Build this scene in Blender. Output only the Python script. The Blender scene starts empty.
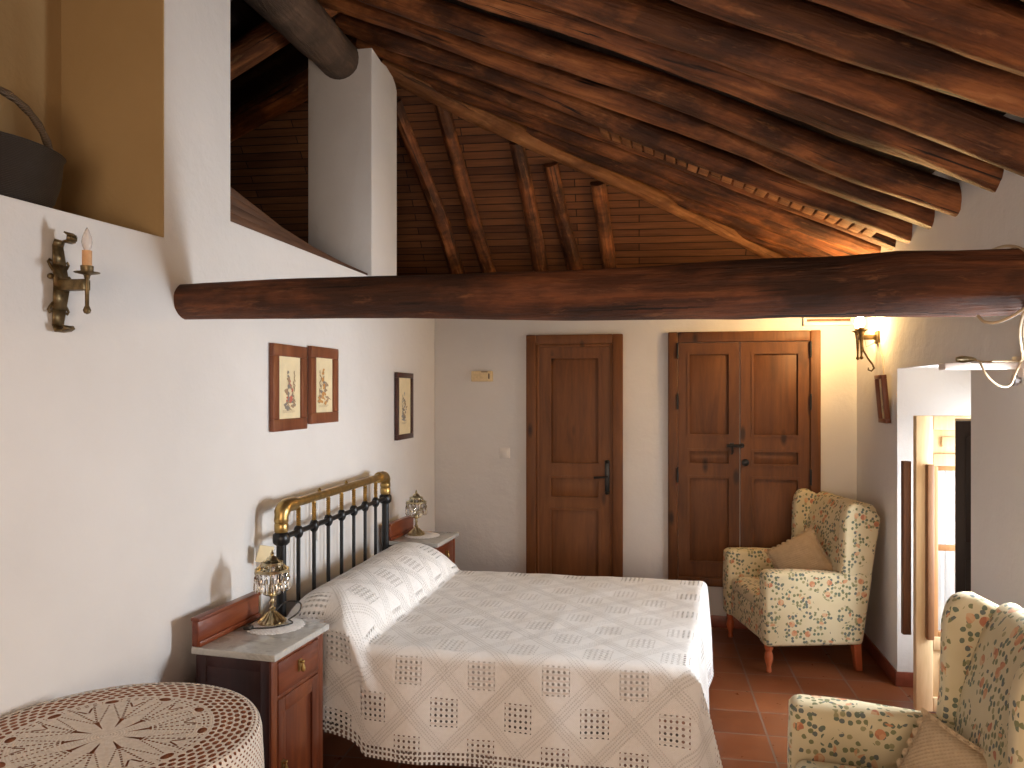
import bpy, bmesh, math, random
from mathutils import Vector, Matrix, noise
R = math.radians
PI = math.pi
random.seed(7)
sc = bpy.context.scene
COL = sc.collection

# ------------------------------------------------------------------ camera
F_PX = 770.0
YAW = math.atan(151 / 770.0)
cam_d = bpy.data.cameras.new('camera'); cam = bpy.data.objects.new('camera', cam_d); COL.objects.link(cam)
cam.location = (0, 0, 1.7); cam.rotation_euler = (R(90), 0, YAW)
cam_d.sensor_width = 36.0; cam_d.lens = F_PX / 1024 * 36.0
cam_d.shift_y = 8 / 1024.0
cam_d.clip_start = 0.02
sc.camera = cam
# ------------------------------------------------------------------ light
w = bpy.data.worlds.new('sky'); sc.world = w; w.use_nodes = True
w.node_tree.nodes['Background'].inputs[0].default_value = (0.80, 0.90, 1.0, 1)
w.node_tree.nodes['Background'].inputs[1].default_value = 0.75
def area(name, loc, rot, sx, sy, power, col):
    l = bpy.data.lights.new(name, 'AREA'); l.shape = 'RECTANGLE'; l.size = sx; l.size_y = sy
    l.energy = power; l.color = col
    o = bpy.data.objects.new(name, l); COL.objects.link(o); o.location = loc; o.rotation_euler = rot
    return o
# daylight through the balcony door (far right) and through the window beside the camera
area('daylight_door', (2.12, 4.20, 1.12), (0, R(90), 0), 0.95, 0.50, 33, (0.88, 0.94, 1.0))
area('daylight_window', (1.72, 3.02, 1.38), (0, R(88), 0), 0.70, 0.30, 50, (0.90, 0.95, 1.0))
area('front_fill_light', (-.1, -1.52, 1.55), (R(76), 0, 0), 1.4, 1.05, 44, (1.0, 0.74, 0.53))  # added warm fill from behind the camera, no known source there
sc.view_settings.view_transform = 'Standard'
sc.view_settings.look = 'None'
sc.view_settings.exposure = 0.88
sc.view_settings.gamma = 1.0
sc.view_settings.use_curve_mapping = False
sc.cycles.diffuse_bounces = 6
sc.cycles.max_bounces = 14
sc.cycles.transparent_max_bounces = 24
sc.cycles.sample_clamp_indirect = 5.0

# ------------------------------------------------------------------ geometry of the room (metres)
XL, XLO = -1.74, -2.16          # left wall: face, outer face
XR = 1.33                       # right wall face
YB = 5.75                       # back wall face
TAN = 0.442                     # pitch of the roof
def roof_z(x): return 2.53 + TAN * (XR - x)      # underside of the rafters
RIDGE = -1.95
HIP1, HIP2 = Vector((-1.83, 5.16, 3.91)), Vector((0.72, 6.12, 2.78))
def far_z(y): return HIP1.z - 1.177 * (y - HIP1.y)

# ------------------------------------------------------------------ helpers
class MB:
    """collects shapes and links them as one mesh object"""
    def __init__(s):
        s.v = []; s.f = []; s.uv = []; s.m = []; s.sm = []; s.M = Matrix(); s.mi = 0
    def vert(s, p): s.v.append(s.M @ Vector(p)); return len(s.v) - 1
    def face(s, idx, uv=None, smooth=False):
        s.f.append(tuple(idx)); s.uv.append(uv); s.m.append(s.mi); s.sm.append(smooth)
    def box(s, a, b):
        x0, y0, z0 = a; x1, y1, z1 = b
        i = [s.vert(p) for p in ((x0,y0,z0),(x1,y0,z0),(x1,y1,z0),(x0,y1,z0),(x0,y0,z1),(x1,y0,z1),(x1,y1,z1),(x0,y1,z1))]
        for q in ((0,3,2,1),(4,5,6,7),(0,1,5,4),(1,2,6,5),(2,3,7,6),(3,0,4,7)): s.face([i[k] for k in q])
        return s
    def prism(s, pts, d0, d1, axis='y'):
        """outline pts (a,b) extruded along axis: y -> (a,d,b), x -> (d,a,b), z -> (a,b,d)"""
        def P(a, b, d): return {'y': (a, d, b), 'x': (d, a, b), 'z': (a, b, d)}[axis]
        n = len(pts)
        A = [s.vert(P(a, b, d0)) for a, b in pts]; B = [s.vert(P(a, b, d1)) for a, b in pts]
        s.face(A); s.face(B[::-1])
        for k in range(n):
            j = (k + 1) % n; s.face([A[k], B[k], B[j], A[j]])
        return s
    def tube(s, pts, rad, n=12, cap=True, wob=0.0, seed=0.0, flat=1.0):
        pts = [Vector(p) for p in pts]; m = len(pts)
        if not hasattr(rad, '__len__'): rad = [rad] * m
        rings = []; L = 0; us = []
        up = Vector((0, 0, 1))
        d0 = (pts[1] - pts[0]).normalized()
        if abs(d0.dot(up)) > 0.95: up = Vector((1, 0, 0))
        nrm = (up - d0 * up.dot(d0)).normalized()
        for k, p in enumerate(pts):
            if k: L += (p - pts[k-1]).length
            us.append(L)
            d = (pts[min(k+1, m-1)] - pts[max(k-1, 0)]).normalized()
            nrm = (nrm - d * nrm.dot(d)).normalized()
            bi = d.cross(nrm)
            ring = []
            for q in range(n):
                a = 2 * PI * q / n
                r = rad[k]
                if wob: r *= 1 + wob * noise.noise(Vector((math.cos(a) * 1.1 + seed, math.sin(a) * 1.1 + seed * 2, L * 1.6 + seed))) \
                              + wob * 0.5 * noise.noise(Vector((math.cos(a) * 2.6 + seed, math.sin(a) * 2.6, L * 5 + seed)))
                ring.append(s.vert(p + nrm * (math.cos(a) * r) + bi * (math.sin(a) * r * flat)))
            rings.append(ring)
        for k in range(m - 1):
            rm = (rad[k] + rad[k+1]) / 2
            for q in range(n):
                j = (q + 1) % n
                c = 2 * PI * rm / n
                s.face([rings[k][q], rings[k][j], rings[k+1][j], rings[k+1][q]],
                       [(us[k], q*c), (us[k], (q+1)*c), (us[k+1], (q+1)*c), (us[k+1], q*c)], True)
        if cap:
            s.face(rings[0][::-1]); s.face(rings[-1])
        return s
    def lathe(s, prof, n=24, c=(0, 0, 0), arc=2*PI, sc_=(1, 1)):
        """prof: (r, z) from bottom to top"""
        c = Vector(c); rings = []
        for r, z in prof:
            if r < 1e-6: rings.append([s.vert(c + Vector((0, 0, z)))])
            else: rings.append([s.vert(c + Vector((r*math.cos(2*PI*q/n)*sc_[0], r*math.sin(2*PI*q/n)*sc_[1], z))) for q in range(n)])
        for k in range(len(rings) - 1):
            a, b = rings[k], rings[k+1]
            for q in range(n):
                j = (q+1) % n
                if len(a) == 1 and len(b) == 1: continue
                if len(a) == 1: s.face([a[0], b[j], b[q]][::-1] if False else [a[0], b[j], b[q]][::-1], None, True)
                elif len(b) == 1: s.face([a[q], a[j], b[0]], None, True)
                else: s.face([a[q], a[j], b[j], b[q]], None, True)
        if len(rings[0]) > 1: s.face(rings[0][::-1])
        if len(rings[-1]) > 1: s.face(rings[-1])
        return s
    def ball(s, c, r, n=12, sc_=(1, 1, 1)):
        m = n // 2; c = Vector(c); rings = []
        for k in range(m + 1):
            t = -PI/2 + PI * k / m
            rr, z = r * math.cos(t), r * math.sin(t) * sc_[2]
            if k in (0, m): rings.append([s.vert(c + Vector((0, 0, z)))])
            else: rings.append([s.vert(c + Vector((rr*math.cos(2*PI*q/n)*sc_[0], rr*math.sin(2*PI*q/n)*sc_[1], z))) for q in range(n)])
        for k in range(m):
            a, b = rings[k], rings[k+1]
            for q in range(n):
                j = (q+1) % n
                if len(a) == 1: s.face([a[0], b[j], b[q]], None, True)
                elif len(b) == 1: s.face([a[q], a[j], b[0]], None, True)
                else: s.face([a[q], a[j], b[j], b[q]], None, True)
        return s
    def sheet(s, nu, nv, fn, uvfn=None):
        g = [[s.vert(fn(i / nu, j / nv)) for j in range(nv + 1)] for i in range(nu + 1)]
        for i in range(nu):
            for j in range(nv):
                uv = [uvfn(a / nu, b / nv) for a, b in ((i, j), (i+1, j), (i+1, j+1), (i, j+1))] if uvfn else None
                s.face([g[i][j], g[i+1][j], g[i+1][j+1], g[i][j+1]], uv, True)
        return s
    def build(s, name, mats, parent=None, loc=(0, 0, 0), bevel=0, seg=2, angle=45, smooth=None, subd=0):
        if not isinstance(mats, (list, tuple)): mats = [mats]
        me = bpy.data.meshes.new(name)
        me.from_pydata([tuple(v) for v in s.v], [], s.f)
        for m in mats: me.materials.append(m)
        uvl = me.uv_layers.new(name='UVMap', do_init=False)
        for p in me.polygons:
            p.material_index = s.m[p.index]; p.use_smooth = s.sm[p.index]
            u = s.uv[p.index]
            if u:
                for k, li in enumerate(p.loop_indices): uvl.data[li].uv = u[k]
            else:
                for li in p.loop_indices: uvl.data[li].uv = (0, 0)
        bm = bmesh.new(); bm.from_mesh(me)
        closed = all(e.is_manifold for e in bm.edges)
        if closed: bmesh.ops.recalc_face_normals(bm, faces=bm.faces)
        if bevel:
            es = [e for e in bm.edges if e.is_manifold and e.calc_face_angle(0) > R(30)]
            bmesh.ops.bevel(bm, geom=es, offset=bevel, segments=seg, affect='EDGES', profile=0.5, clamp_overlap=True)
            for f in bm.faces: f.smooth = True
        bm.normal_update()
        # box-projected UVs in metres where none were given
        L = bm.loops.layers.uv.active
        for f in bm.faces:
            us = [l[L].uv for l in f.loops]
            if max(abs(u.x) + abs(u.y) for u in us) < 1e-9:
                n = f.normal; a = max(range(3), key=lambda k: abs(n[k]))
                for l in f.loops:
                    c = l.vert.co
                    l[L].uv = (c.y + .37, c.z) if a == 0 else ((c.x, c.z) if a == 1 else (c.x + .21, c.y + .13))
        if smooth is not None:
            for f in bm.faces: f.smooth = smooth
        bm.to_mesh(me); bm.free()
        try: me.set_sharp_from_angle(angle=R(angle))
        except Exception: pass
        o = bpy.data.objects.new(name, me); COL.objects.link(o)
        o.location = loc
        if parent: o.parent = parent
        if subd:
            md = o.modifiers.new('Subdivision', 'SUBSURF'); md.levels = subd; md.render_levels = subd
        return o

def tag(o, label=None, cat=None, group=None, kind=None):
    if label: o['label'] = label
    if cat: o['category'] = cat
    if group: o['group'] = group
    if kind: o['kind'] = kind
    return o
def thing(name, label, cat, loc=(0, 0, 0), rz=0, group=None):
    o = bpy.data.objects.new(name, None); COL.objects.link(o); o.empty_display_size = .1
    o.location = loc; o.rotation_euler = (0, 0, rz)
    return tag(o, label, cat, group)
def dup(o, loc, rz, label, parent=None):
    kids = {}
    for q in bpy.data.objects:
        if q.parent: kids.setdefault(q.parent.name, []).append(q)
    def cp(a, par):
        c = a.copy(); COL.objects.link(c); c.parent = par
        for k in kids.get(a.name, []): cp(k, c)
        return c
    c = cp(o, None); c.location = loc; c.rotation_euler = (0, 0, rz); c['label'] = label
    return c
def struct(o): o['kind'] = 'structure'; return o

# ------------------------------------------------------------------ node expressions
class G:
    def __init__(s, name):
        s.mat = bpy.data.materials.new(name); s.mat.use_nodes = True
        s.t = s.mat.node_tree; s.n = s.t.nodes; s.b = s.n['Principled BSDF']; s.out = s.n['Material Output']
    def new(s, typ, **k):
        n = s.n.new(typ)
        for a, b in k.items(): setattr(n, a, b)
        return n
    def link(s, a, b): s.t.links.new(a.s if isinstance(a, E) else a, b)
    def setin(s, sock, v):
        if isinstance(v, E): s.t.links.new(v.s, sock)
        elif hasattr(v, 'is_output'): s.t.links.new(v, sock)
        else: sock.default_value = v
    def math(s, op, *a):
        n = s.new('ShaderNodeMath', operation=op)
        for k, v in enumerate(a): s.setin(n.inputs[k], v)
        return E(s, n.outputs[0])
    def coord(s, kind): return s.new('ShaderNodeTexCoord').outputs[kind]
    def mapping(s, vec, scale=(1, 1, 1), loc=(0, 0, 0), rot=(0, 0, 0)):
        n = s.new('ShaderNodeMapping'); s.t.links.new(vec, n.inputs[0])
        n.inputs['Scale'].default_value = scale; n.inputs['Location'].default_value = loc; n.inputs['Rotation'].default_value = rot
        return n.outputs[0]
    def rnd(s): return E(s, s.new('ShaderNodeObjectInfo').outputs['Random'])
    def shift(s, vec, amt):
        n = s.new('ShaderNodeVectorMath', operation='ADD'); s.t.links.new(vec, n.inputs[0])
        c = s.new('ShaderNodeCombineXYZ')
        for k in range(3): s.setin(c.inputs[k], amt)
        s.t.links.new(c.outputs[0], n.inputs[1]); return n.outputs[0]
    def noise(s, vec, scale, detail=4, rough=.55, dist=0):
        n = s.new('ShaderNodeTexNoise'); s.t.links.new(vec, n.inputs['Vector'])
        n.inputs['Scale'].default_value = scale; n.inputs['Detail'].default_value = detail
        n.inputs['Roughness'].default_value = rough; n.inputs['Distortion'].default_value = dist
        return E(s, n.outputs['Fac'])
    def voro(s, vec, scale, rand=1.0, dims='2D', feature='F1'):
        n = s.new('ShaderNodeTexVoronoi', voronoi_dimensions=dims, feature=feature); s.t.links.new(vec, n.inputs['Vector'])
        n.inputs['Scale'].default_value = scale; n.inputs['Randomness'].default_value = rand
        return E(s, n.outputs['Distance']), n
    def ramp(s, fac, stops, interp='LINEAR'):
        n = s.new('ShaderNodeValToRGB'); n.color_ramp.interpolation = interp
        e = n.color_ramp.elements
        while len(e) < len(stops): e.new(.5)
        for k, (p, c) in enumerate(stops):
            e[k].position = p; e[k].color = (c[0], c[1], c[2], 1) if len(c) == 3 else c
        s.setin(n.inputs[0], fac); return n.outputs[0]
    def mix(s, fac, a, b, typ='MIX'):
        n = s.new('ShaderNodeMix', data_type='RGBA', blend_type=typ)
        s.setin(n.inputs[0], fac)
        for k, v in ((6, a), (7, b)):
            if isinstance(v, tuple): v = (v[0], v[1], v[2], 1)
            s.setin(n.inputs[k], v)
        return n.outputs[2]
    def sep(s, vec):
        n = s.new('ShaderNodeSeparateXYZ'); s.t.links.new(vec, n.inputs[0])
        return [E(s, o) for o in n.outputs]
    def bump(s, h, strength=.3, dist=.01):
        n = s.new('ShaderNodeBump'); n.inputs['Strength'].default_value = strength; n.inputs['Distance'].default_value = dist
        s.setin(n.inputs['Height'], h); s.t.links.new(n.outputs[0], s.b.inputs['Normal']); return n
    def set(s, col=None, rough=.6, metal=0, spec=None, **k):
        if col is not None:
            if isinstance(col, tuple): col = (col[0], col[1], col[2], 1)
            s.setin(s.b.inputs['Base Color'], col)
        s.setin(s.b.inputs['Roughness'], rough); s.b.inputs['Metallic'].default_value = metal
        if spec is not None: s.b.inputs['Specular IOR Level'].default_value = spec
        for a, v in k.items(): s.setin(s.b.inputs[a], v)
        return s
    def holes(s, mask):
        """mask 1 = hole: let light and sight through"""
        tr = s.new('ShaderNodeBsdfTransparent'); mx = s.new('ShaderNodeMixShader')
        s.setin(mx.inputs[0], mask); s.t.links.new(s.b.outputs[0], mx.inputs[1]); s.t.links.new(tr.outputs[0], mx.inputs[2])
        s.t.links.new(mx.outputs[0], s.out.inputs[0])
class E:
    def __init__(s, g, sock): s.g = g; s.s = sock
    def __add__(s, o): return s.g.math('ADD', s, o)
    def __radd__(s, o): return s.g.math('ADD', o, s)
    def __sub__(s, o): return s.g.math('SUBTRACT', s, o)
    def __rsub__(s, o): return s.g.math('SUBTRACT', o, s)
    def __mul__(s, o): return s.g.math('MULTIPLY', s, o)
    def __rmul__(s, o): return s.g.math('MULTIPLY', o, s)
    def __truediv__(s, o): return s.g.math('DIVIDE', s, o)
    def __lt__(s, o): return s.g.math('LESS_THAN', s, o)
    def __gt__(s, o): return s.g.math('GREATER_THAN', s, o)
    def abs(s): return s.g.math('ABSOLUTE', s)
    def frac(s): return s.g.math('FRACT', s)
    def floor(s): return s.g.math('FLOOR', s)
    def max(s, o): return s.g.math('MAXIMUM', s, o)
    def min(s, o): return s.g.math('MINIMUM', s, o)
    def sqrt(s): return s.g.math('SQRT', s)
    def inv(s): return 1.0 - s
    def sin(s): return s.g.math('SINE', s)
    def cos(s): return s.g.math('COSINE', s)

# ------------------------------------------------------------------ materials
def m_plain(name, col, rough=.5, metal=0, nz=0.0, nscale=30, spec=None):
    g = G(name)
    if nz:
        c = g.coord('Object'); f = g.noise(c, nscale, 5)
        col2 = tuple(max(0, k * (1 - nz)) for k in col); col3 = tuple(min(1, k * (1 + nz)) for k in col)
        g.set(g.ramp(f, [(.3, col2), (.7, col3)]), rough, metal, spec); g.bump(f, .15, .003)
    else: g.set(col, rough, metal, spec)
    return g.mat
def m_plaster(name, a, b):
    g = G(name); c = g.coord('Object')
    f = g.noise(c, 1.6, 4); h1 = g.noise(c, 5, 5, .6); h2 = g.noise(c, 55, 4, .7); h3 = g.noise(c, 17, 3)
    g.set(g.ramp(f, [(.3, a), (.7, b)]), .85, 0, .15)
    g.bump(h1 * 1.2 + h2 * .12 + h3 * .25, .35, .02)
    return g.mat
def m_wood(name, axis, cols, grain=1.0, rough=.5, knots=False, coat=0.0, bump=.12):
    """grain runs along the given local axis"""
    g = G(name); c = g.shift(g.coord('Object'), g.rnd() * 17.0)
    sc_ = {'x': (1, 9, 9), 'y': (9, 1, 9), 'z': (9, 9, 1)}[axis]
    v = g.mapping(c, tuple(k * grain for k in sc_))
    f = g.noise(v, 1.6, 6, .6, .8); fine = g.noise(g.mapping(c, tuple(k * grain * 6 for k in sc_)), 1.5, 3)
    col = g.ramp(f * .8 + fine * .2, [(.28, cols[0]), (.5, cols[1]), (.74, cols[2])])
    if knots:
        d, n = g.voro(g.mapping(c, {'x': (2.2, 6, 6), 'y': (6, 2.2, 6), 'z': (6, 6, 2.2)}[axis]), 1.0, 1.0, '3D')
        k = g.ramp(d, [(.07, (1, 1, 1)), (.16, (0, 0, 0))])
        col = g.mix(k, col, tuple(q * .45 for q in cols[0]))
    g.set(col, rough, 0, .4)
    if coat: g.b.inputs['Coat Weight'].default_value = coat; g.b.inputs['Coat Roughness'].default_value = .15
    g.bump(f * .5 + fine * .5, bump, .004)
    return g.mat
def m_log(name, cols, rough=.55):
    """rough hewn trunk, UV: u along, v around"""
    g = G(name); c = g.shift(g.coord('UV'), g.rnd() * 31.0)
    o = g.shift(g.coord('Object'), g.rnd() * 11.0)
    f = g.noise(g.mapping(c, (1.3, 14, 1)), 1.5, 7, .62, .6)
    big = g.noise(g.mapping(o, (1, 2.5, 2.5)), 1.7, 4, .6); fine = g.noise(g.mapping(c, (6, 90, 1)), 1.2, 3)
    flake = g.noise(g.mapping(c, (2.2, 12, 1)), 2.4, 7, .7, .3)
    col = g.ramp(f * .55 + big * .45, [(.33, cols[0]), (.48, cols[1]), (.60, cols[2]), (.74, cols[3])])
    patch = g.noise(g.mapping(o, (.9, 1.6, 1.6)), 2.1, 5, .65)
    col = g.mix(g.ramp(patch, [(.42, (.75, .75, .75)), (.56, (0, 0, 0))]), col, cols[0])
    col = g.mix(g.ramp(flake, [(.58, (0, 0, 0)), (.70, (.35, .35, .35))]), col, cols[3])
    crack = g.ramp(g.noise(g.mapping(c, (.9, 22, 1)), 1.6, 4, .5, .4), [(.31, (1, 1, 1)), (.37, (0, 0, 0))])
    col = g.mix(crack, col, tuple(k * .35 for k in cols[0]))
    g.set(col, rough, 0, .35)
    g.bump(f * .7 + flake * .5 + fine * .2, .8, .025)
    return g.mat
M = {}
M['plaster'] = m_plaster('white_plaster', (.675, .655, .635), (.735, .715, .695))
M['ochre'] = m_plaster('ochre_plaster', (.42, .285, .135), (.47, .325, .16))
M['log'] = m_log('rafter_wood', ((.026, .009, .004), (.18, .058, .019), (.38, .135, .042), (.64, .29, .11)))
M['beam'] = m_log('beam_wood', ((.020, .008, .004), (.085, .028, .011), (.20, .066, .025), (.40, .17, .07)), .68)
M['ridge'] = m_log('ridge_wood', ((.04, .024, .015), (.08, .048, .03), (.12, .073, .046), (.18, .11, .068)), .7)
M['hip'] = m_log('hip_wood', ((.12, .045, .015), (.28, .115, .04), (.42, .19, .07), (.60, .32, .13)), .6)
def m_boards(name, ca, cb):
    g = G(name); c = g.coord('UV')
    b = g.new('ShaderNodeTexBrick'); g.t.links.new(c, b.inputs['Vector'])
    b.offset = .37; b.inputs['Scale'].default_value = 1
    b.inputs['Brick Width'].default_value = 1.3; b.inputs['Row Height'].default_value = .062
    b.inputs['Mortar Size'].default_value = .004; b.inputs['Mortar Smooth'].default_value = .3
    b.inputs['Color1'].default_value = (*ca, 1); b.inputs['Color2'].default_value = (*cb, 1)
    b.inputs['Mortar'].default_value = (.012, .006, .004, 1)
    f = g.noise(g.mapping(c, (2, 28, 1)), 1.5, 6, .6, .5)
    col = g.mix(.55, b.outputs['Color'], g.ramp(f, [(.3, (.25, .22, .2)), (.7, (1.0, 1.0, 1.0))]), 'MULTIPLY')
    g.set(col, .65, 0, .3); g.bump(f * .4 + E(g, b.outputs['Fac']) * -1.0, .5, .01)
    return g.mat
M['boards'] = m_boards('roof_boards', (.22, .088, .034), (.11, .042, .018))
M['dark_boards'] = m_boards('shade_dark_roof_boards', (.03, .013, .007), (.015, .007, .004))  # shade above the rafters put into a darker board colour
M['door'] = m_wood('pine_door_wood', 'z', ((.085, .027, .007), (.15, .052, .013), (.22, .082, .023)), .8, .55, True, 0)
M['closet'] = m_wood('closet_door_wood', 'z', ((.06, .020, .006), (.12, .042, .011), (.19, .070, .020)), .8, .55, True, 0)
M['pale_wood'] = m_wood('pale_balcony_door_wood', 'z', ((.50, .34, .17), (.62, .45, .26), (.74, .57, .36)), 1.0, .5)
M['shutter'] = m_wood('dark_shutter_wood', 'z', ((.06, .024, .012), (.11, .042, .018), (.18, .07, .03)), 1.0, .5)
M['sash_wood'] = m_wood('honey_sash_wood', 'z', ((.26, .12, .045), (.36, .18, .07), (.45, .24, .10)), 1.0, .5)
M['shutter_mid'] = m_wood('brown_shutter_wood', 'z', ((.12, .05, .02), (.19, .085, .035), (.25, .12, .05)), 1.0, .5)
M['shutter_dark'] = m_wood('backlit_shutter_wood', 'z', ((.014, .008, .006), (.026, .014, .009), (.04, .02, .012)), 1.0, .5)  # backlit shade of the near shutter put into its wood colour
M['mahogany'] = m_wood('mahogany', 'z', ((.055, .013, .007), (.14, .033, .011), (.25, .070, .018)), .7, .34, False, .15)
M['mahogany_shaded'] = m_wood('shaded_mahogany', 'z', ((.018, .007, .007), (.042, .014, .013), (.075, .024, .019)), .7, .38)  # darker mahogany copy: shade on the nightstand sides put into the colour
M['mahogany_y'] = m_wood('mahogany_rail', 'y', ((.055, .012, .007), (.14, .030, .010), (.25, .062, .016)), .7, .34, False, .15)
M['frame_wood'] = m_wood('picture_frame_wood', 'z', ((.10, .028, .012), (.18, .055, .022), (.25, .085, .035)), 1.2, .4)
M['sill_wood'] = m_wood('dark_sill_wood', 'y', ((.035, .015, .008), (.075, .032, .016), (.13, .06, .03)), 1.2, .6)
M['dark_frame'] = m_plain('dark_frame_wood', (.055, .018, .014), .35, 0, .3)
M['leg_wood'] = m_wood('chair_leg_wood', 'z', ((.26, .055, .02), (.40, .095, .035), (.50, .14, .05)), .8, .3, False, .4)
M['black_iron'] = m_plain('black_iron', (.012, .012, .013), .35, .3, .2)
M['wrought'] = m_plain('antique_bronze', (.16, .11, .05), .45, .7, .5, 45)
M['brass'] = m_plain('brass', (.42, .28, .10), .34, .9, .3, 25)
M['old_brass'] = m_plain('pale_old_brass', (.54, .46, .29), .28, 1.0, .25, 40)
M['paper'] = m_plain('cream_paper', (.74, .63, .40), .7, 0, .06, 20)
M['candle'] = m_plain('candle_sleeve', (.60, .33, .15), .5, 0, .1, 60)
M['white_plastic'] = m_plain('white_plastic', (.74, .71, .67), .4)
M['cream_plastic'] = m_plain('yellowed_plastic', (.66, .52, .30), .45, 0, .12, 60)
M['cord'] = m_plain('cream_cord', (.55, .42, .27), .6)
M['black_cord'] = m_plain('black_cord', (.02, .017, .015), .4)
M['skirting'] = m_plain('terracotta_skirting', (.22, .055, .030), .35, 0, .25, 12)
M['shelf'] = m_plain('painted_shelf', (.66, .58, .53), .5, 0, .06, 10)
M['linen'] = m_plain('white_linen', (.86, .84, .81), .9, 0, .03, 40)
M['undercloth'] = m_plain('brown_undercloth', (.42, .165, .08), .85, 0, .1, 200)
M['grey_metal'] = m_plain('grey_metal', (.42, .42, .45), .4, .7)
def m_marble():
    g = G('white_marble'); c = g.coord('Object')
    f = g.noise(c, 7, 6, .6, 2.0)
    g.set(g.ramp(f, [(.4, (.38, .375, .35)), (.5, (.50, .49, .46)), (.6, (.45, .44, .415))]), .12, 0, .5); return g.mat
M['marble'] = m_marble()
def m_glass(name, tint=(1, 1, 1), ior=1.5, rough=0):
    g = G(name); g.set(tint, rough); g.b.inputs['Transmission Weight'].default_value = 1.0; g.b.inputs['IOR'].default_value = ior
    return g.mat
M['crystal'] = m_glass('crystal', (1, .98, .95), 1.55)
def m_pane():
    g = G('window_glass'); g.set((1, 1, 1), .02)
    tr = g.new('ShaderNodeBsdfTransparent'); gl = g.new('ShaderNodeBsdfGlossy'); gl.inputs['Roughness'].default_value = .02
    mx = g.new('ShaderNodeMixShader'); mx.inputs[0].default_value = .06
    g.t.links.new(tr.outputs[0], mx.inputs[1]); g.t.links.new(gl.outputs[0], mx.inputs[2]); g.t.links.new(mx.outputs[0], g.out.inputs[0])
    return g.mat
M['pane'] = m_pane()
def m_sheer():
    g = G('sheer_curtain'); c = g.coord('Object')
    tr = g.new('ShaderNodeBsdfTransparent'); tl = g.new('ShaderNodeBsdfTranslucent'); tl.inputs[0].default_value = (.80, .82, .84, 1)
    mx = g.new('ShaderNodeMixShader'); mx.inputs[0].default_value = .45
    g.t.links.new(tr.outputs[0], mx.inputs[1]); g.t.links.new(tl.outputs[0], mx.inputs[2]); g.t.links.new(mx.outputs[0], g.out.inputs[0])
    return g.mat
M['sheer'] = m_sheer()
def m_bulb(name, glow):
    g = G(name)
    if glow:
        g.set((1, .9, .7), .3); g.b.inputs['Emission Color'].default_value = (1, .74, .40, 1); g.b.inputs['Emission Strength'].default_value = glow
    else:
        g.set((.9, .84, .8), .12); g.b.inputs['Transmission Weight'].default_value = .65; g.b.inputs['IOR'].default_value = 1.3
    return g.mat
M['bulb_off'] = m_bulb('clear_bulb_glass', 0)
M['bulb_on'] = m_bulb('lit_bulb_glass', 60)
def m_tiles():
    g = G('terracotta_tiles'); c = g.mapping(g.coord('Object'), (1, 1, 1), (-.024, -.008, 0), (0, 0, R(-1.2)))
    b = g.new('ShaderNodeTexBrick'); g.t.links.new(c, b.inputs['Vector'])
    b.offset = 0; b.inputs['Scale'].default_value = 1
    b.inputs['Brick Width'].default_value = .283; b.inputs['Row Height'].default_value = .283
    b.inputs['Mortar Size'].default_value = .0055; b.inputs['Mortar Smooth'].default_value = .2; b.inputs['Bias'].default_value = -.1
    b.inputs['Color1'].default_value = (.26, .085, .032, 1); b.inputs['Color2'].default_value = (.17, .052, .020, 1)
    b.inputs['Mortar'].default_value = (.20, .13, .10, 1)
    f = g.noise(c, 9, 6, .65); f2 = g.noise(c, 2.3, 4)
    col = g.mix(.7, b.outputs['Color'], g.ramp(f * .6 + f2 * .4, [(.3, (.72, .68, .66)), (.7, (1.15, 1.12, 1.12))]), 'MULTIPLY')
    g.set(col, g.ramp(f, [(.3, (.26, .26, .26)), (.7, (.40, .40, .40))]), 0, .5)
    g.bump(f * .25 + E(g, b.outputs['Fac']) * -1.0, .3, .006); return g.mat
M['tiles'] = m_tiles()
def m_floral():
    g = G('floral_upholstery'); uv = g.coord('UV')
    uvn = g.new('ShaderNodeVectorMath', operation='MULTIPLY_ADD')
    nz = g.new('ShaderNodeTexNoise'); g.t.links.new(uv, nz.inputs['Vector']); nz.inputs['Scale'].default_value = 55
    g.t.links.new(nz.outputs['Color'], uvn.inputs[0]); uvn.inputs[1].default_value = (.006, .006, 0); g.t.links.new(uv, uvn.inputs[2])
    uv2 = uvn.outputs[0]
    d1, n1 = g.voro(uv2, 9.5, .7); d2, n2 = g.voro(uv2, 46, .9); d3, n3 = g.voro(uv2, 17, .9)
    r2 = g.sep(n2.outputs['Color'])[0]; r3 = g.sep(n3.outputs['Color'])[1]
    cl = d1 < .52
    leafmask = cl * (d2 < .40) * (r2 < .66)
    leaf = g.ramp(r2, [(0.0, (.20, .21, .11)), (.2, (.15, .18, .13)), (.4, (.33, .30, .16)), (.52, (.15, .165, .15))], 'CONSTANT')
    base = g.ramp(g.noise(uv, 5, 3), [(.3, (.60, .515, .325)), (.7, (.67, .585, .39))])
    col = g.mix(leafmask, base, leaf)
    fl = (d3 < .30) * (d1 < .36) * (r3 < .62)
    fcol = g.ramp(r2, [(0, (.56, .25, .13)), (.35, (.61, .33, .18)), (.7, (.47, .19, .11)), (.85, (.62, .41, .24))], 'CONSTANT')
    col = g.mix(fl, col, fcol)
    g.set(col, .85, 0, .2, **{'Sheen Weight': .1})
    g.bump(g.noise(uv, 400, 2), .15, .002); return g.mat
M['floral'] = m_floral()
def m_knit(name, col):
    g = G(name); uv = g.coord('UV'); u, v, _ = g.sep(uv)
    h = ((u * 420.0).sin() * (v * 420.0).sin()) + g.noise(uv, 25, 4)
    g.set(g.ramp(g.noise(uv, 30, 4), [(.3, tuple(k * .85 for k in col)), (.7, col)]), .9, 0, .1); g.bump(h, .4, .004); return g.mat
M['pillow'] = m_knit('beige_knit', (.56, .42, .27))
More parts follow.
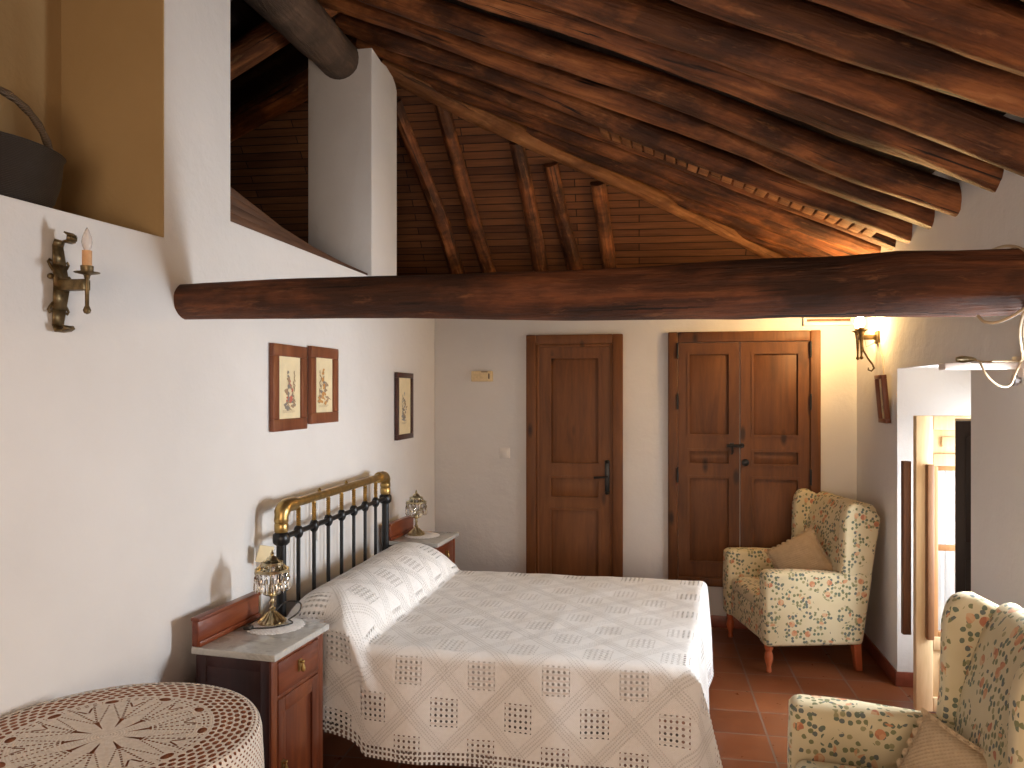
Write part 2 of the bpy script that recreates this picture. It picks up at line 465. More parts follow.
M['crochet_white'] = m_knit('white_crochet', (.88, .87, .86))
QMAX = 1.155; PMAX = 2.27
def m_bedspread():
    g = G('crochet_bedspread'); uv = g.coord('UV'); u, v, _ = g.sep(uv)
    W = .315
    a = (u + v) / W; b = (u - v) / W
    fa = ((a + .5).frac() - .5); fb = ((b + .5).frac() - .5)       # 0 on the bands
    da = fa.abs() * (W * .7071); db = fb.abs() * (W * .7071)
    # three rows of tiny holes along every diagonal band
    def band(dd, along):
        rows = ((dd - .006).abs() < .0026).max((dd - .020).abs() < .0026)
        dots = (along * (W * .7071 / .009)).frac() < .55
        return rows * dots
    bands = band(da, b).max(band(db, a))
    # clusters of square holes in the middle of each diamond
    ha = (a.frac() - .5); hb = (b.frac() - .5)
    du = (ha + hb) * (W * .5); dv = (ha - hb) * (W * .5)
    inside = (du.abs().max(dv.abs())) < .0575
    P = .023
    gu = ((du / P) + .5).frac() - .5; gv = ((dv / P) + .5).frac() - .5
    gu2 = ((du / P)).frac() - .5; gv2 = ((dv / P)).frac() - .5
    r = (gu2 * gu2 + gv2 * gv2).sqrt()
    cluster = inside * (r < .25)
    hemq = v.abs() > (QMAX - .05)
    hemp = u > (PMAX - .05)
    hem = hemq.max(hemp) * (((u / .02).frac() - .5).abs() < .27) * (((v / .02).frac() - .5).abs() < .27)
    hole = cluster.max(hem)
    # relief
    ridge = ((da - .013).abs() < .004).max((db - .013).abs() < .004)
    weave = (u * 700.0).sin() * (v * 700.0).sin()
    ribs = inside * ((dv * (2 * PI / P)).sin())
    f = g.noise(uv, 60, 4)
    g.set(g.ramp(f, [(.3, (.86, .85, .83)), (.7, (.91, .90, .885))]), .9, 0, .1)
    col = g.mix(bands * .16, g.b.inputs['Base Color'].links[0].from_socket, (.40, .345, .27))
    g.t.links.new(col, g.b.inputs['Base Color'])
    g.bump(ridge * .7 + bands * -.9 + ribs * .3 + weave * .10 + f * .35, .9, .007)
    g.holes(hole * .88 + bands * .12)
    return g.mat
M['bedspread'] = m_bedspread()
TR = .362
def m_lace():
    g = G('crochet_tablecloth'); c = g.coord('Object'); x, y, z = g.sep(c)
    r0 = (x * x + y * y).sqrt(); th = g.math('ARCTAN2', y, x)
    below = (z < -.012)
    r = r0 + (z.abs() * below)                # unrolled radius on the skirt
    N = 10
    t = ((th / (2 * PI / N)).frac() - .5)
    arc = t * r0 * (2 * PI / N)
    tb = (((th / (2 * PI / N)) + .5).frac() - .5) * r0 * (2 * PI / N)      # distance from the line between petals
    def rng(q, lo, hi): return (q > lo) * (q < hi)
    h = rng(r0, .045, .10) * (tb.abs() < ((r0 - .04) * .10))               # teardrops between petals
    dots = (r0 / .0105).frac() < .5
    h = h.max(rng(r0, .075, .215) * ((arc.abs() - (.215 - r0) * .16 - .004).abs() < .0022) * dots * rng(r0, .06, .21))
    h = h.max(rng(r0, .10, .225) * ((tb.abs() - (r0 - .09) * .20).abs() < .0028) * ((r0 / .013).frac() < .55))
    tipd = ((r0 - .226) * (r0 - .226) / (.011 * .011) + (arc * arc) / (.017 * .017))
    h = h.max(tipd < 1.0)
    h = h.max(rng(r0, .175, .205) * ((tb.abs() - (r0 - .17) * .5).abs() < .0028))
    h = h.max(rng(r0, .215, .238) * (((th * (70 / (2 * PI))).frac() - .5).abs() < .22) * ((r0 / .0105).frac() < .45) * (arc.abs() > .022))
    # wide net of oval holes
    row = .0165; k = ((r0 - .246) / row); ki = k.floor(); kf = k.frac() - .5
    n = 64
    ph = ((th * (n / (2 * PI))) + ki * .5).frac() - .5
    net = rng(r0, .246, .340) * ((kf * kf / (.41 * .41) + ph * ph / (.37 * .37)) < 1.0)
    h = h.max(net)
    k2 = (r - .342) / .0105; k2f = k2.frac() - .5
    ph2 = ((th * (130 / (2 * PI))) + k2.floor() * .5).frac() - .5
    edge = (r > .342) * ((k2f * k2f / (.25 * .25) + ph2 * ph2 / (.25 * .25)) < 1.0)
    h = h.max(edge)
    f = g.noise(c, 70, 4)
    g.set(g.ramp(f, [(.3, (.70, .60, .50)), (.7, (.79, .70, .60))]), .9, 0, .1)
    g.bump((r0 * 900.0).sin() * .25 + f * .4, .35, .003)
    g.holes(h)
    return g.mat
M['lace'] = m_lace()
def m_wicker(name, ca, cb):
    g = G(name); c = g.coord('Object')
    w_ = g.new('ShaderNodeTexWave'); g.t.links.new(c, w_.inputs[0]); w_.inputs['Scale'].default_value = 60; w_.bands_direction = 'Z'
    g.set(g.ramp(E(g, w_.outputs['Fac']), [(.2, ca), (.8, cb)]), .5); g.bump(E(g, w_.outputs['Fac']), .5, .005); return g.mat
M['wicker'] = m_wicker('golden_straw', (.22, .11, .03), (.52, .32, .11))
M['dark_wicker'] = m_wicker('dark_wicker', (.014, .009, .006), (.040, .026, .016))
M['handle_wicker'] = m_wicker('brown_wicker', (.07, .045, .025), (.15, .10, .06))

# ------------------------------------------------------------------ the room
mb = MB(); mb.box((-4.1, -1.4, -.1), (1.9, 6.9, 0)); struct(mb.build('floor', M['tiles']))
# left wall: niche, pier, attic opening, post
pts = [(-1.4, 0), (6.8, 0), (6.8, 2.42), (4.889, 2.42), (4.889, 3.70), (4.86, 3.74), (4.81, 3.77), (4.74, 3.78), (4.69, 3.79), (4.60, 3.78), (4.44, 3.80),
       (4.44, 2.402), (2.879, 2.402), (2.879, 4.05), (2.453, 4.05), (2.453, 2.25), (.4, 2.19), (.4, 4.05), (-1.4, 4.05)]
mb = MB(); mb.prism(pts, XLO, XL, 'x'); struct(mb.build('wall_left', M['plaster'], bevel=.006, seg=2))
mb = MB(); mb.box((XLO - .05, .3, 2.1), (XLO, 2.5, 4.05)); mb.box((XLO, 2.447, 2.25), (XL - .004, 2.4535, 4.05))
struct(mb.build('wall_niche', M['ochre']))
# back wall
mb = MB(); mb.box((XL, YB, 0), (XR + .2, YB + .14, 2.46)); struct(mb.build('wall_back', M['plaster'], bevel=.004))
# right wall with the deep balcony-door opening and the window beside the camera
AY0, AY1, AZ = 3.714, 4.80, 1.835
mb = MB()
WY0, WY1, WZ0, WZ1 = 2.55, 3.17, 1.0, 1.76
for a, b in (((-1.4, 0), (WY0, 2.84)), ((WY0, 0), (WY1, WZ0)), ((WY0, WZ1), (WY1, 2.84)), ((WY1, 0), (AY0, 2.84)), ((AY0, AZ), (AY1, 2.84)), ((AY1, 0), (6.8, 2.84))):
    mb.box((XR, a[0], a[1]), (XR + .12, b[0], b[1]))
DZ, XO = 1.575, XR + .62
for a, b in (((-1.4, 0), (WY0, 2.84)), ((WY0, 0), (WY1, WZ0)), ((WY0, WZ1), (WY1, 2.84)), ((WY1, 0), (AY0, 2.84)), ((AY0, AZ), (AY1, 2.84)), ((AY1, 0), (6.8, 2.84))):
    mb.box((XR + .12, a[0], a[1]), (XR + .26, b[0], b[1]))
for a, b in (((3.3, 0), (AY0, 2.84)), ((AY0, AZ), (AY1, 2.84)), ((AY1, 0), (5.4, 2.84))):
    mb.box((XR + .26, a[0], a[1]), (XO, b[0], b[1]))
mb.box((XO - .12, AY0, DZ + .04), (XO, AY1, AZ))
struct(mb.build('wall_right', M['plaster']))
mb = MB()
for a, b in (((-4.1, 0), (-.85, 5.2)), ((.65, 0), (1.7, 5.2)), ((-.85, 0), (.65, .95)), ((-.85, 2.12), (.65, 5.2))): mb.box((a[0], -1.5, a[1]), (b[0], -1.4, b[1]))
struct(mb.build('wall_front', M['plaster']))
def window(name, axis, c, w_, z0, z1):
    t = bpy.data.objects.new(name, None); COL.objects.link(t); struct(t)
    def bx(a0, a1, z0_, z1_, d):
        m = MB(); 
        if axis == 'x': m.box((c - d, a0, z0_), (c + d, a1, z1_))
        else: m.box((a0, c - d, z0_), (a1, c + d, z1_))
        return m
    a0, a1 = w_; am = (a0 + a1) / 2
    f = MB()
    for q in ((a0, a0 + .05, z0, z1), (a1 - .05, a1, z0, z1), (a0 + .05, a1 - .05, z0, z0 + .05), (a0 + .05, a1 - .05, z1 - .05, z1), (am - .02, am + .02, z0 + .05, z1 - .05)):
        m = bx(*q, .025); n0 = len(f.v); f.v += m.v; f.f += [tuple(i + n0 for i in k) for k in m.f]; f.uv += m.uv; f.m += m.m; f.sm += m.sm
    struct(f.build('window_frame', M['shutter'], t, bevel=.003))
    struct(bx(a0 + .05, am - .02, z0 + .05, z1 - .05, .003).build('window_pane', M['pane'], t)); struct(bx(am + .02, a1 - .05, z0 + .05, z1 - .05, .003).build('window_pane', M['pane'], t))
window('window_1', 'x', XR + .2, (WY0, WY1), WZ0, WZ1)
window('added_window', 'y', -1.45, (-.85, .65), .95, 2.12)  # unseen window, added to house the warm front fill
mb = MB(); mb.box((-4.1, 6.8, 0), (1.7, 6.9, 4.5)); mb.box((-4.1, -1.4, 0), (-4.0, 6.8, 4.2)); mb.box((-4.0, -1.4, 2.0), (XLO, 6.8, 2.1))
struct(mb.build('wall_attic', M['boards']))
# roof boarding
def slab(mb, quad, th, uvax):
    n = (Vector(quad[1]) - Vector(quad[0])).cross(Vector(quad[2]) - Vector(quad[0])).normalized()
    if n.z < 0: n = -n
    lo = [Vector(p) for p in quad]; hi = [p + n * th for p in lo]
    A = [mb.vert(p) for p in lo]; B = [mb.vert(p) for p in hi]
    u = Vector(uvax).normalized(); v = n.cross(u)
    mb.face(A[::-1], [(p.dot(u), p.dot(v)) for p in lo[::-1]]); mb.face(B)
    k = len(A)
    for i in range(k): mb.face([A[i], A[(i+1) % k], B[(i+1) % k], B[i]])
OFF = .27
e0, e1 = 1.62, RIDGE
hd = (HIP2 - HIP1); hy = lambda x: HIP1.y + (x - HIP1.x) * hd.y / hd.x
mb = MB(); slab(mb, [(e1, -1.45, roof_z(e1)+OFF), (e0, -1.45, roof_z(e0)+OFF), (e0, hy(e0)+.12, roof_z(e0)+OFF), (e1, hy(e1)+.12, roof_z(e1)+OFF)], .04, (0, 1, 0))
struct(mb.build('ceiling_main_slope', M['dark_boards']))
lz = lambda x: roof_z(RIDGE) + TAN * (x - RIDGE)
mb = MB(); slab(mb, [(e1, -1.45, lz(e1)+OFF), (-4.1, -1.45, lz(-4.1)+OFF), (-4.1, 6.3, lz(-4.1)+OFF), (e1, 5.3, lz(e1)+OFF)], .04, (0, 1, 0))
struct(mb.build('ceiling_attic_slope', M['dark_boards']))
fo = .13
mb = MB(); slab(mb, [(-4.1, 4.95, far_z(4.95)+fo), (1.7, 4.95+.0, far_z(4.95)+fo), (1.7, 6.85, far_z(6.85)+fo), (-4.1, 6.85, far_z(6.85)+fo)], .04, (1, .03, 0))
struct(mb.build('ceiling_hip_end', M['boards']))
# skirting of dark red tile
mb = MB(); mb.box((XR - .012, AY1 + .0, 0), (XR, YB, .085)); mb.box((XR - .012, AY1 - .012, 0), (XR + .60, AY1, .085)); mb.box((XR - .012, 1.0, 0), (XR, AY0, .085))
struct(mb.build('baseboard_right', M['skirting'], bevel=.003))
mb = MB(); mb.box((XL, YB - .012, 0), (-1.02, YB, .085)); mb.box((-.28, YB - .012, 0), (XR - .012, YB, .085)); struct(mb.build('baseboard_back', M['skirting'], bevel=.003))
mb = MB(); mb.box((XL, -1.4, 0), (XL + .012, YB - .012, .085)); struct(mb.build('baseboard_left', M['skirting'], bevel=.003))

# ------------------------------------------------------------------ roof timbers
def log(name, p0, p1, r0, r1, mat, seed, n=20, seg=22, bend=.03, wob=.14, side=None, mid=None):
    p0, p1 = Vector(p0), Vector(p1); L = (p1 - p0).length
    d = (p1 - p0).normalized(); up = Vector((0, 0, 1)); sd = d.cross(up).normalized(); nn = sd.cross(d)
    pts = []; rad = []
    for k in range(seg + 1):
        t = k / seg
        fade = min(1, 4 * t, 4 * (1 - t)) if side is None else 1
        b1 = noise.noise(Vector((t * L * .7, seed * 3.1, 0))) * bend; b2 = noise.noise(Vector((t * L * .7, 9 + seed * 3.1, 4))) * bend
        pts.append(p0.lerp(p1, t) + sd * b1 + nn * b2 * .6)
        rad.append((r0 + (r1 - r0) * t) * (1 + .05 * noise.noise(Vector((t * L * 2.2, seed, 7)))))
    m = MB(); m.tube(pts, rad, n, True, wob, seed)
    return m.build(name, mat)
rafters = [  # (Y at the wall, radius, label)
    (4.88, .078, 'red-brown rafter log with the lowest cut end, just above the tie beam'),
    (4.58, .080, 'rafter log with the second-lowest cut end above the tie beam'),
    (4.24, .080, 'rafter log with ragged end, third cut end up the right wall from the tie beam'),
    (3.90, .085, 'rafter log with fourth cut end up the right wall from the tie beam'),
    (3.48, .095, 'thick rafter log with topmost visible cut end on the right wall'),
    (3.18, .098, 'rafter log reaching the photo right edge just above the topmost visible cut end'),
    (2.80, .095, 'second rafter log up along the right edge of the photo'),
    (2.50, .095, 'third rafter log up along the right edge, its lower edge starting at the top border'),
    (2.16, .095, 'rafter log crossing only the extreme top right corner of the photo'),
]
for i, (y, r, lab) in enumerate(rafters):
    r *= .84
    xa, xb = RIDGE - .05, XR + .06
    o = log('roof_rafter', (xa, y + .02, roof_z(xa) + r), (xb, y, roof_z(xb) + r), r * .9, r * 1.05, M['log'], 3.3 + i * 1.7, bend=.05, wob=.22)
    tag(o, lab, 'rafter', 'log rafters of the main slope')
for i, (y, r, lab) in enumerate([(5.20, .075, 'rafter log dipping behind the tie beam, just below the lowest cut end'),
                                 (5.50, .075, 'rafter log dipping behind the tie beam, second below the lowest cut end'),
                                 (5.80, .075, 'short rafter log between hip timber and tie beam, third below the lowest cut end'),
                                 (6.04, .07, 'shortest main rafter log, lying right against the hip timber')]):
    xa = HIP1.x + (y - HIP1.y) * hd.x / hd.y - .02; xb = XR + .06
    o = log('roof_rafter', (xa, y, roof_z(xa) + r), (xb, y, roof_z(xb) + r), r * .9, r, M['log'], 40.3 + i * 2.1, bend=.03)
    tag(o, lab, 'rafter', 'log rafters of the main slope')
for k in range(24):
    x = -.35 + k * .066; rnd_ = random.Random(k)
    mb = MB(); mb.box((-.029, -.10, -.008), (.029, .10, .008 + .006 * rnd_.random()))
    o = mb.build('roof_lath', M['hip'], None, (x, 4.735 + .012 * rnd_.uniform(-1, 1), roof_z(x) + .022), bevel=.002); o.rotation_euler = (R(rnd_.uniform(-2, 2)), math.atan(TAN), R(rnd_.uniform(-3, 3)))
    tag(o, 'one of the short pale lath ends in a row between the two lowest cut-end rafters', 'lath', 'lath ends between two rafters')
hd_n = hd.normalized()
tag(log('hip_timber', HIP1 - hd_n * .12 + Vector((0, 0, .02)), HIP1 + hd_n * 3.45 + Vector((0, 0, .02)), .078, .05, M['hip'], 5.5, bend=.09, wob=.26),
    'light orange-brown crooked hip timber slanting down from the white post behind the tie beam', 'timber')
# short jack rafters of the hip end: (top, bottom) seen below the hip timber
def on_far(u, v):
    c, s = math.cos(YAW), math.sin(YAW); a, b = (u - 512) / F_PX, (392 - v) / F_PX
    r = Vector((a * c - s, a * s + c, b)); o = Vector((0, 0, 1.7))
    t = (HIP1.z - 1.7 + 1.177 * HIP1.y) / (r.z + 1.177 * r.y)
    return o + r * t
for i, (a, b, lab) in enumerate([((394, 112), (453, 268), 'slanting jack rafter next to the white post in the hip end'),
                                 ((441, 112), (487, 268), 'crooked jack rafter, second from the white post'),
                                 ((512, 152), (537, 268), 'dark jack rafter, third from the white post'),
                                 ((552, 172), (574, 268), 'dark jack rafter, fourth from the white post'),
                                 ((597, 190), (609, 268), 'shortest dark jack rafter, fifth from the white post')]):
    p, q = on_far(*a), on_far(*b); d = q - p
    o = log('jack_rafter', p + Vector((0, .04, .05)) - d * .03, q + d * .9 + Vector((0, .04, .05)), .056, .066, M['log'], 70 + i * 3.3, n=14, bend=.06, wob=.2)
    tag(o, lab, 'rafter', 'jack rafters of the hip end')
# attic side rafters seen through the opening
for i, (y, lab) in enumerate([(3.15, 'dark attic rafter crossing the top of the wall opening'), (3.75, 'dark attic rafter behind the opening, right below the topmost one'),
                              (4.35, 'dark attic rafter in the middle of the wall opening'), (4.95, 'dark attic rafter deep behind the wall opening')]):
    o = log('attic_rafter', (RIDGE, y, lz(RIDGE) + .09), (-3.95, y + .1, lz(-3.95) + .09), .085, .08, M['log'], 90 + i * 2.7, n=16)
    tag(o, lab, 'rafter', 'rafters of the attic slope')
tag(log('ridge_log', (-1.945, 2.70, 3.75), (-1.945, 4.60, 3.74), .15, .125, M['ridge'], 1.3, n=24, bend=.02, wob=.07),
    'smooth grey-brown round ridge log ending in the white post', 'beam')
# tie beam across the room
mb = MB(); N_ = 40; ptsb = []; radb = []
for k in range(N_ + 1):
    t = k / N_; x = XL - .05 + (1.46 - XL + .05) * t; y = 2.565 + .11 * t
    bumpz = .006 * math.exp(-((x - .75) / .1) ** 2)
    ptsb.append((x, y + .012 * math.sin(5 * t), 2.035 + .004 * math.sin(9 * t) + bumpz)); radb.append(.063 + .020 * min(1, t * 1.6) + .018 * t + bumpz)
mb.tube(ptsb, radb, 28, True, .10, 2.2)
tag(mb.build('tie_beam', M['beam']), 'long dark rough-hewn tie beam spanning the room from left wall to right wall', 'beam')
# stepped timber boards on the sill of the attic opening
t = thing('timber_sill', 'stack of brown timber boards on the sill of the attic opening beside the white pier', 'sill', (XL, 2.88, 2.402))
for k in range(4):
    L = 1.50 - k * .24
    mb = MB(); mb.prism([(0.0, k * .040), (L, k * .040 * .1), (L, k * .040 * .1 + .012), (0.0, (k + 1) * .040 - .003)], -.06 - k * .018, -.004 - k * .006, 'x')
    mb.build('board', M['sill_wood'], t, bevel=.002)

# ------------------------------------------------------------------ doors
def panel(mb, x0, x1, z0, z1, yf, depth=.016):
    """raised panel facing -y: frame plane at yf, field recessed with a bevelled rise and a moulding"""
    yb = yf + depth
    mw = .018
    for a, b in (((x0, z0), (x1, z0 + mw)), ((x0, z1 - mw), (x1, z1)), ((x0, z0 + mw), (x0 + mw, z1 - mw)), ((x1 - mw, z0 + mw), (x1, z1 - mw))):
        mb.box((a[0], yf - .006, a[1]), (b[0], yb, b[1]))
    i0, i1 = mw, mw + .03
    A = [mb.vert(p) for p in ((x0+i0, yb, z0+i0), (x1-i0, yb, z0+i0), (x1-i0, yb, z1-i0), (x0+i0, yb, z1-i0))]
    B = [mb.vert(p) for p in ((x0+i1, yf + .004, z0+i1), (x1-i1, yf + .004, z0+i1), (x1-i1, yf + .004, z1-i1), (x0+i1, yf + .004, z1-i1))]
    mb.face(B)
    for k in range(4): mb.face([A[k], A[(k+1) % 4], B[(k+1) % 4], B[k]])
def leaf(x0, x1, z0, z1, yf, th, px0, px1, panels):
    mb = MB()
    mb.box((x0, yf, z0), (px0, yf + th, z1)); mb.box((px1, yf, z0), (x1, yf + th, z1))
    zs = [z0]
    for a, b in panels: zs += [a, b]
    zs.append(z1)
    for k in range(0, len(zs), 2): mb.box((px0, yf, zs[k]), (px1, yf + th, zs[k+1]))
    for a, b in panels: panel(mb, px0, px1, a, b, yf)
    return mb
# single door
d1 = thing('door_1', None, None, (0, 0, 0)); struct(d1)
mb = MB(); yf = YB - .042
mb.box((-1.012, yf, 0), (-.937, YB, 2.128)); mb.box((-.365, yf, 0), (-.29, YB, 2.128)); mb.box((-.937, yf, 2.058), (-.365, YB, 2.128))
mb.box((-.937, yf + .010, 0), (-.915, YB, 2.058)); mb.box((-.387, yf + .010, 0), (-.365, YB, 2.058)); mb.box((-.915, yf + .010, 2.036), (-.387, YB, 2.058))
struct(mb.build('door_frame', M['door'], d1, bevel=.005))
struct(leaf(-.915, -.387, .005, 2.036, YB - .024, .024, -.842, -.452, [(.16, .835), (.90, 1.075), (1.15, 1.97)]).build('door_leaf', M['door'], d1))
mb = MB(); mb.box((-.422, YB - .034, .95), (-.388, YB - .024, 1.19)); mb.tube([(-.405, YB - .03, 1.075), (-.405, YB - .075, 1.075), (-.42, YB - .08, 1.075), (-.50, YB - .078, 1.07)], .008, 10)
mb.lathe([(.012, -.012), (.018, 0), (.012, .012)], 12, (-.405, YB - .034, 1.185)); mb.lathe([(.012, -.012), (.018, 0), (.012, .012)], 12, (-.405, YB - .034, .955))
struct(mb.build('door_handle', M['black_iron'], d1, bevel=.002))
# closet double door raised above the floor
d2 = thing('door_2', None, None); struct(d2)
X0, X1, Z0, Z1 = .036, 1.087, .30, 2.135
mb = MB(); yf = YB - .035
mb.box((X0, yf, Z0), (X0 + .07, YB, Z1)); mb.box((X1 - .07, yf, Z0), (X1, YB, Z1)); mb.box((X0 + .07, yf, Z1 - .075), (X1 - .07, YB, Z1)); mb.box((X0 + .07, yf - .008, Z0), (X1 - .07, YB, Z0 + .06))
struct(mb.build('door_frame', M['closet'], d2, bevel=.006, seg=2))
pan = [(.46, 1.096), (1.167, 1.29), (1.376, 1.99)]
struct(leaf(X0 + .072, .538, Z0 + .062, Z1 - .078, YB - .018, .018, .172, .482, pan).build('door_leaf', M['closet'], d2))
struct(leaf(.545, X1 - .072, Z0 + .062, Z1 - .078, YB - .018, .018, .620, .955, pan).build('door_leaf', M['closet'], d2))
mb = MB(); mb.tube([(.45, YB - .035, 1.315), (.57, YB - .035, 1.315)], .011, 10); mb.box((.47, YB - .032, 1.30), (.50, YB - .018, 1.335)); mb.box((.545, YB - .032, 1.30), (.565, YB - .018, 1.335))
mb.tube([(.485, YB - .04, 1.315), (.49, YB - .045, 1.27), (.482, YB - .04, 1.255)], .007, 8)
struct(mb.build('door_bolt', M['black_iron'], d2))
mb = MB(); mb.M = Matrix.Translation((.578, YB - .02, 1.195)) @ Matrix.Rotation(R(90), 4, 'X'); mb.lathe([(.026, 0), (.026, .004), (.012, .008), (.012, .02), (.018, .026), (.0, .032)], 16)
struct(mb.build('lock_knob', M['black_iron'], d2))
for x in (X0 + .068, X1 - .068):
    for z in (2.0, 1.63, 1.10):
        mb = MB(); mb.tube([(x, YB - .04, z - .045), (x, YB - .04, z + .045)], .0075, 10); mb.ball((x, YB - .04, z + .05), .008, 8); mb.ball((x, YB - .04, z - .05), .008, 8)
        struct(mb.build('hinge', M['black_iron'], d2))
# balcony door: two glazed leaves swung into the deep opening, each with its inner shutter
d3 = thing('door_3', None, None); struct(d3)
mb = MB(); mb.box((XO - .09, AY1 - .05, 0), (XO - .02, AY1, DZ + .04)); mb.box((XO - .09, AY0, 0), (XO - .02, AY0 + .05, DZ + .04)); mb.box((XO - .09, AY0 + .05, DZ - .01), (XO - .02, AY1 - .05, DZ + .04))
struct(mb.build('door_frame', M['pale_wood'], d3, bevel=.005))
def glazed_leaf(free, hinge, W):
    t = bpy.data.objects.new('balcony_leaf', None); COL.objects.link(t); t.parent = d3; t.location = (free[0], free[1], 0)
    t.rotation_euler = (0, 0, math.atan2(hinge[1] - free[1], hinge[0] - free[0])); struct(t)
    mb = MB(); S = .085
    mb.box((0, 0, .015), (S, .042, DZ)); mb.box((W - S, 0, .015), (W, .042, DZ))
    for z0, z1 in ((.015, .09), (.34, .41), (1.31, 1.375), (1.50, DZ)): mb.box((S, 0, z0), (W - S, .042, z1))
    for z0, z1 in ((.09, .34), (1.375, 1.50)):
        mb.box((S, .014, z0), (W - S, .030, z1)); mb.box((S + .045, .004, z0 + .035), (W - S - .045, .030, z1 - .035))
    struct(mb.build('leaf_frame', M['pale_wood'], t, bevel=.004))
    mb = MB(); q = S + .028
    mb.box((S, .004, .41), (q, .038, 1.31)); mb.box((W - q, .004, .41), (W - S, .038, 1.31)); mb.box((q, .004, .41), (W - q, .038, .435)); mb.box((q, .004, 1.285), (W - q, .038, 1.31)); mb.box((q, .006, .862), (W - q, .036, .892))
    struct(mb.build('window_sash', M['sash_wood'], t, bevel=.003))
    for z0, z1 in ((.435, .862), (.892, 1.285)):
        mb = MB(); mb.box((q - .004, .019, z0 - .004), (W - q + .004, .023, z1 + .004)); struct(mb.build('window_pane', M['pane'], t))
    return t, q
FAR0, FAR1, W_ = (1.312, 4.40), (1.93, 4.455), .62
lf, q_ = glazed_leaf(FAR0, FAR1, W_)
mb = MB(); mb.box((.045, -.030, .40), (.080, .002, 1.32)); struct(mb.build('shutter', M['shutter_mid'], lf, bevel=.004))
mb = MB(); mb.box((-.046, .050, .40), (-.004, .085, 1.33)); struct(mb.build('shutter', M['shutter'], lf, bevel=.004))
ln, _ = glazed_leaf((1.352, 3.965), (1.93, 3.775), .60)
mb = MB(); mb.box((.0, -.034, .36), (.585, -.004, DZ - .01)); mb.box((.04, -.042, .42), (.545, -.030, .92)); mb.box((.04, -.042, 1.0), (.545, -.030, DZ - .08)); struct(mb.build('shutter', M['shutter_dark'], ln, bevel=.004))
mb = MB(); mb.sheet(48, 16, lambda a, b: (q_ + .004 + (W_ - 2 * q_ - .008) * a, .047 + .005 * math.sin(a * 50) + .003 * math.sin(a * 97 + 1), .42 + .88 * b))
o = mb.build('sheer_curtain', M['sheer']); o.location = lf.location; o.rotation_euler = lf.rotation_euler
tag(o, 'white sheer curtain hanging behind the glass of the open balcony door', 'curtain')

# ------------------------------------------------------------------ small things on the walls
t = thing('light_switch', 'square white light switch on the back wall beside the single door', 'switch', (-1.182, YB, 1.235))
mb = MB(); mb.box((-.040, -.010, -.040), (.040, 0, .040)); mb.build('switch_plate', M['white_plastic'], t, bevel=.004)
mb = MB(); mb.box((-.026, -.015, -.026), (.026, -.009, .026)); mb.build('rocker', M['white_plastic'], t, bevel=.002)
t = thing('wall_box', 'small yellowed rectangular box high on the back wall, left of the single door', 'box', (-1.36, YB, 1.82))
mb = MB(); mb.box((-.080, -.035, -.040), (.085, 0, .040)); mb.build('case', M['cream_plastic'], t, bevel=.006)
mb = MB(); mb.box((-.05, -.039, -.012), (.03, -.034, .012)); mb.build('cover', M['cream_plastic'], t, bevel=.003)
mb = MB(); mb.box((.0, -.037, .030), (.05, -.030, .037)); mb.build('slot', M['dark_frame'], t)
mb = MB(); mb.box((.055, -.037, -.02), (.065, -.034, .02)); mb.build('slot', M['dark_frame'], t)
t = thing('vent_grille', 'narrow wooden slotted vent grille high on the back wall under the tie beam', 'grille', (1.14, YB, 2.168))
mb = MB(); mb.box((-.165, -.02, 0), (.165, 0, .02)); mb.box((-.165, -.02, .12), (.165, 0, .14)); mb.box((-.165, -.02, .02), (-.145, 0, .12)); mb.box((.145, -.02, .02), (.165, 0, .12)); mb.build('grille_frame', M['white_plastic'], t)
for k in range(3):
    mb = MB(); mb.box((-.145, -.016, .03 + k * .032), (.145, -.004, .046 + k * .032)); mb.build('slat', M['shutter'], t)
# framed prints
def art_blobs(mb, seed, w_, h_, cols):
    """a standing figure over a dark ground, in loose patches of ink"""
    rnd = random.Random(seed); cnt = 0
    def patch(cx_, cz, a, b, rot, mi):
        nonlocal cnt
        mb.mi = mi; n = 11; ids = []; cnt += 1
        for q in range(n):
            ang = 2 * PI * q / n; rr = 1 + .45 * rnd.uniform(-1, 1)
            px_, pz = math.cos(ang) * a * rr, math.sin(ang) * b * rr
            ids.append(mb.vert((cx_ + px_ * math.cos(rot) - pz * math.sin(rot), -.0006 - cnt * .00002, cz + px_ * math.sin(rot) + pz * math.cos(rot))))
        mb.face(ids)
    n = len(cols)
    for k in range(16): patch(rnd.uniform(-.27, .27) * w_, rnd.uniform(-.34, -.20) * h_, rnd.uniform(.05, .12) * w_, rnd.uniform(.012, .03) * h_, rnd.uniform(-.5, .5), (0, n - 1)[k % 2])
    for k in range(20): patch(rnd.gauss(0, .09) * w_, rnd.uniform(-.22, .12) * h_, rnd.uniform(.03, .08) * w_, rnd.uniform(.015, .05) * h_, rnd.uniform(-.6, .6), (min(1, n - 1), 0, n - 1)[k % 3])
    for k in range(8): patch(rnd.gauss(-.02, .05) * w_, rnd.uniform(.10, .30) * h_, rnd.uniform(.025, .06) * w_, rnd.uniform(.015, .035) * h_, rnd.uniform(-.6, .6), (0, n - 1)[k % 2])
    for k in range(12): patch((.14 + .10 * rnd.random()) * w_ * (1 if seed % 2 else -1), (-.2 + .045 * k * .9) * h_, .02 * w_, .035 * h_, rnd.uniform(-.9, .9), n - 1)
    mb.mi = n - 1
    for k in range(4): mb.box((-.28 * w_, -.0012, -.40 * h_ + k * .012 * h_), (.28 * w_ * rnd.uniform(.6, 1), -.0006, -.40 * h_ + k * .012 * h_ + .003 * h_))
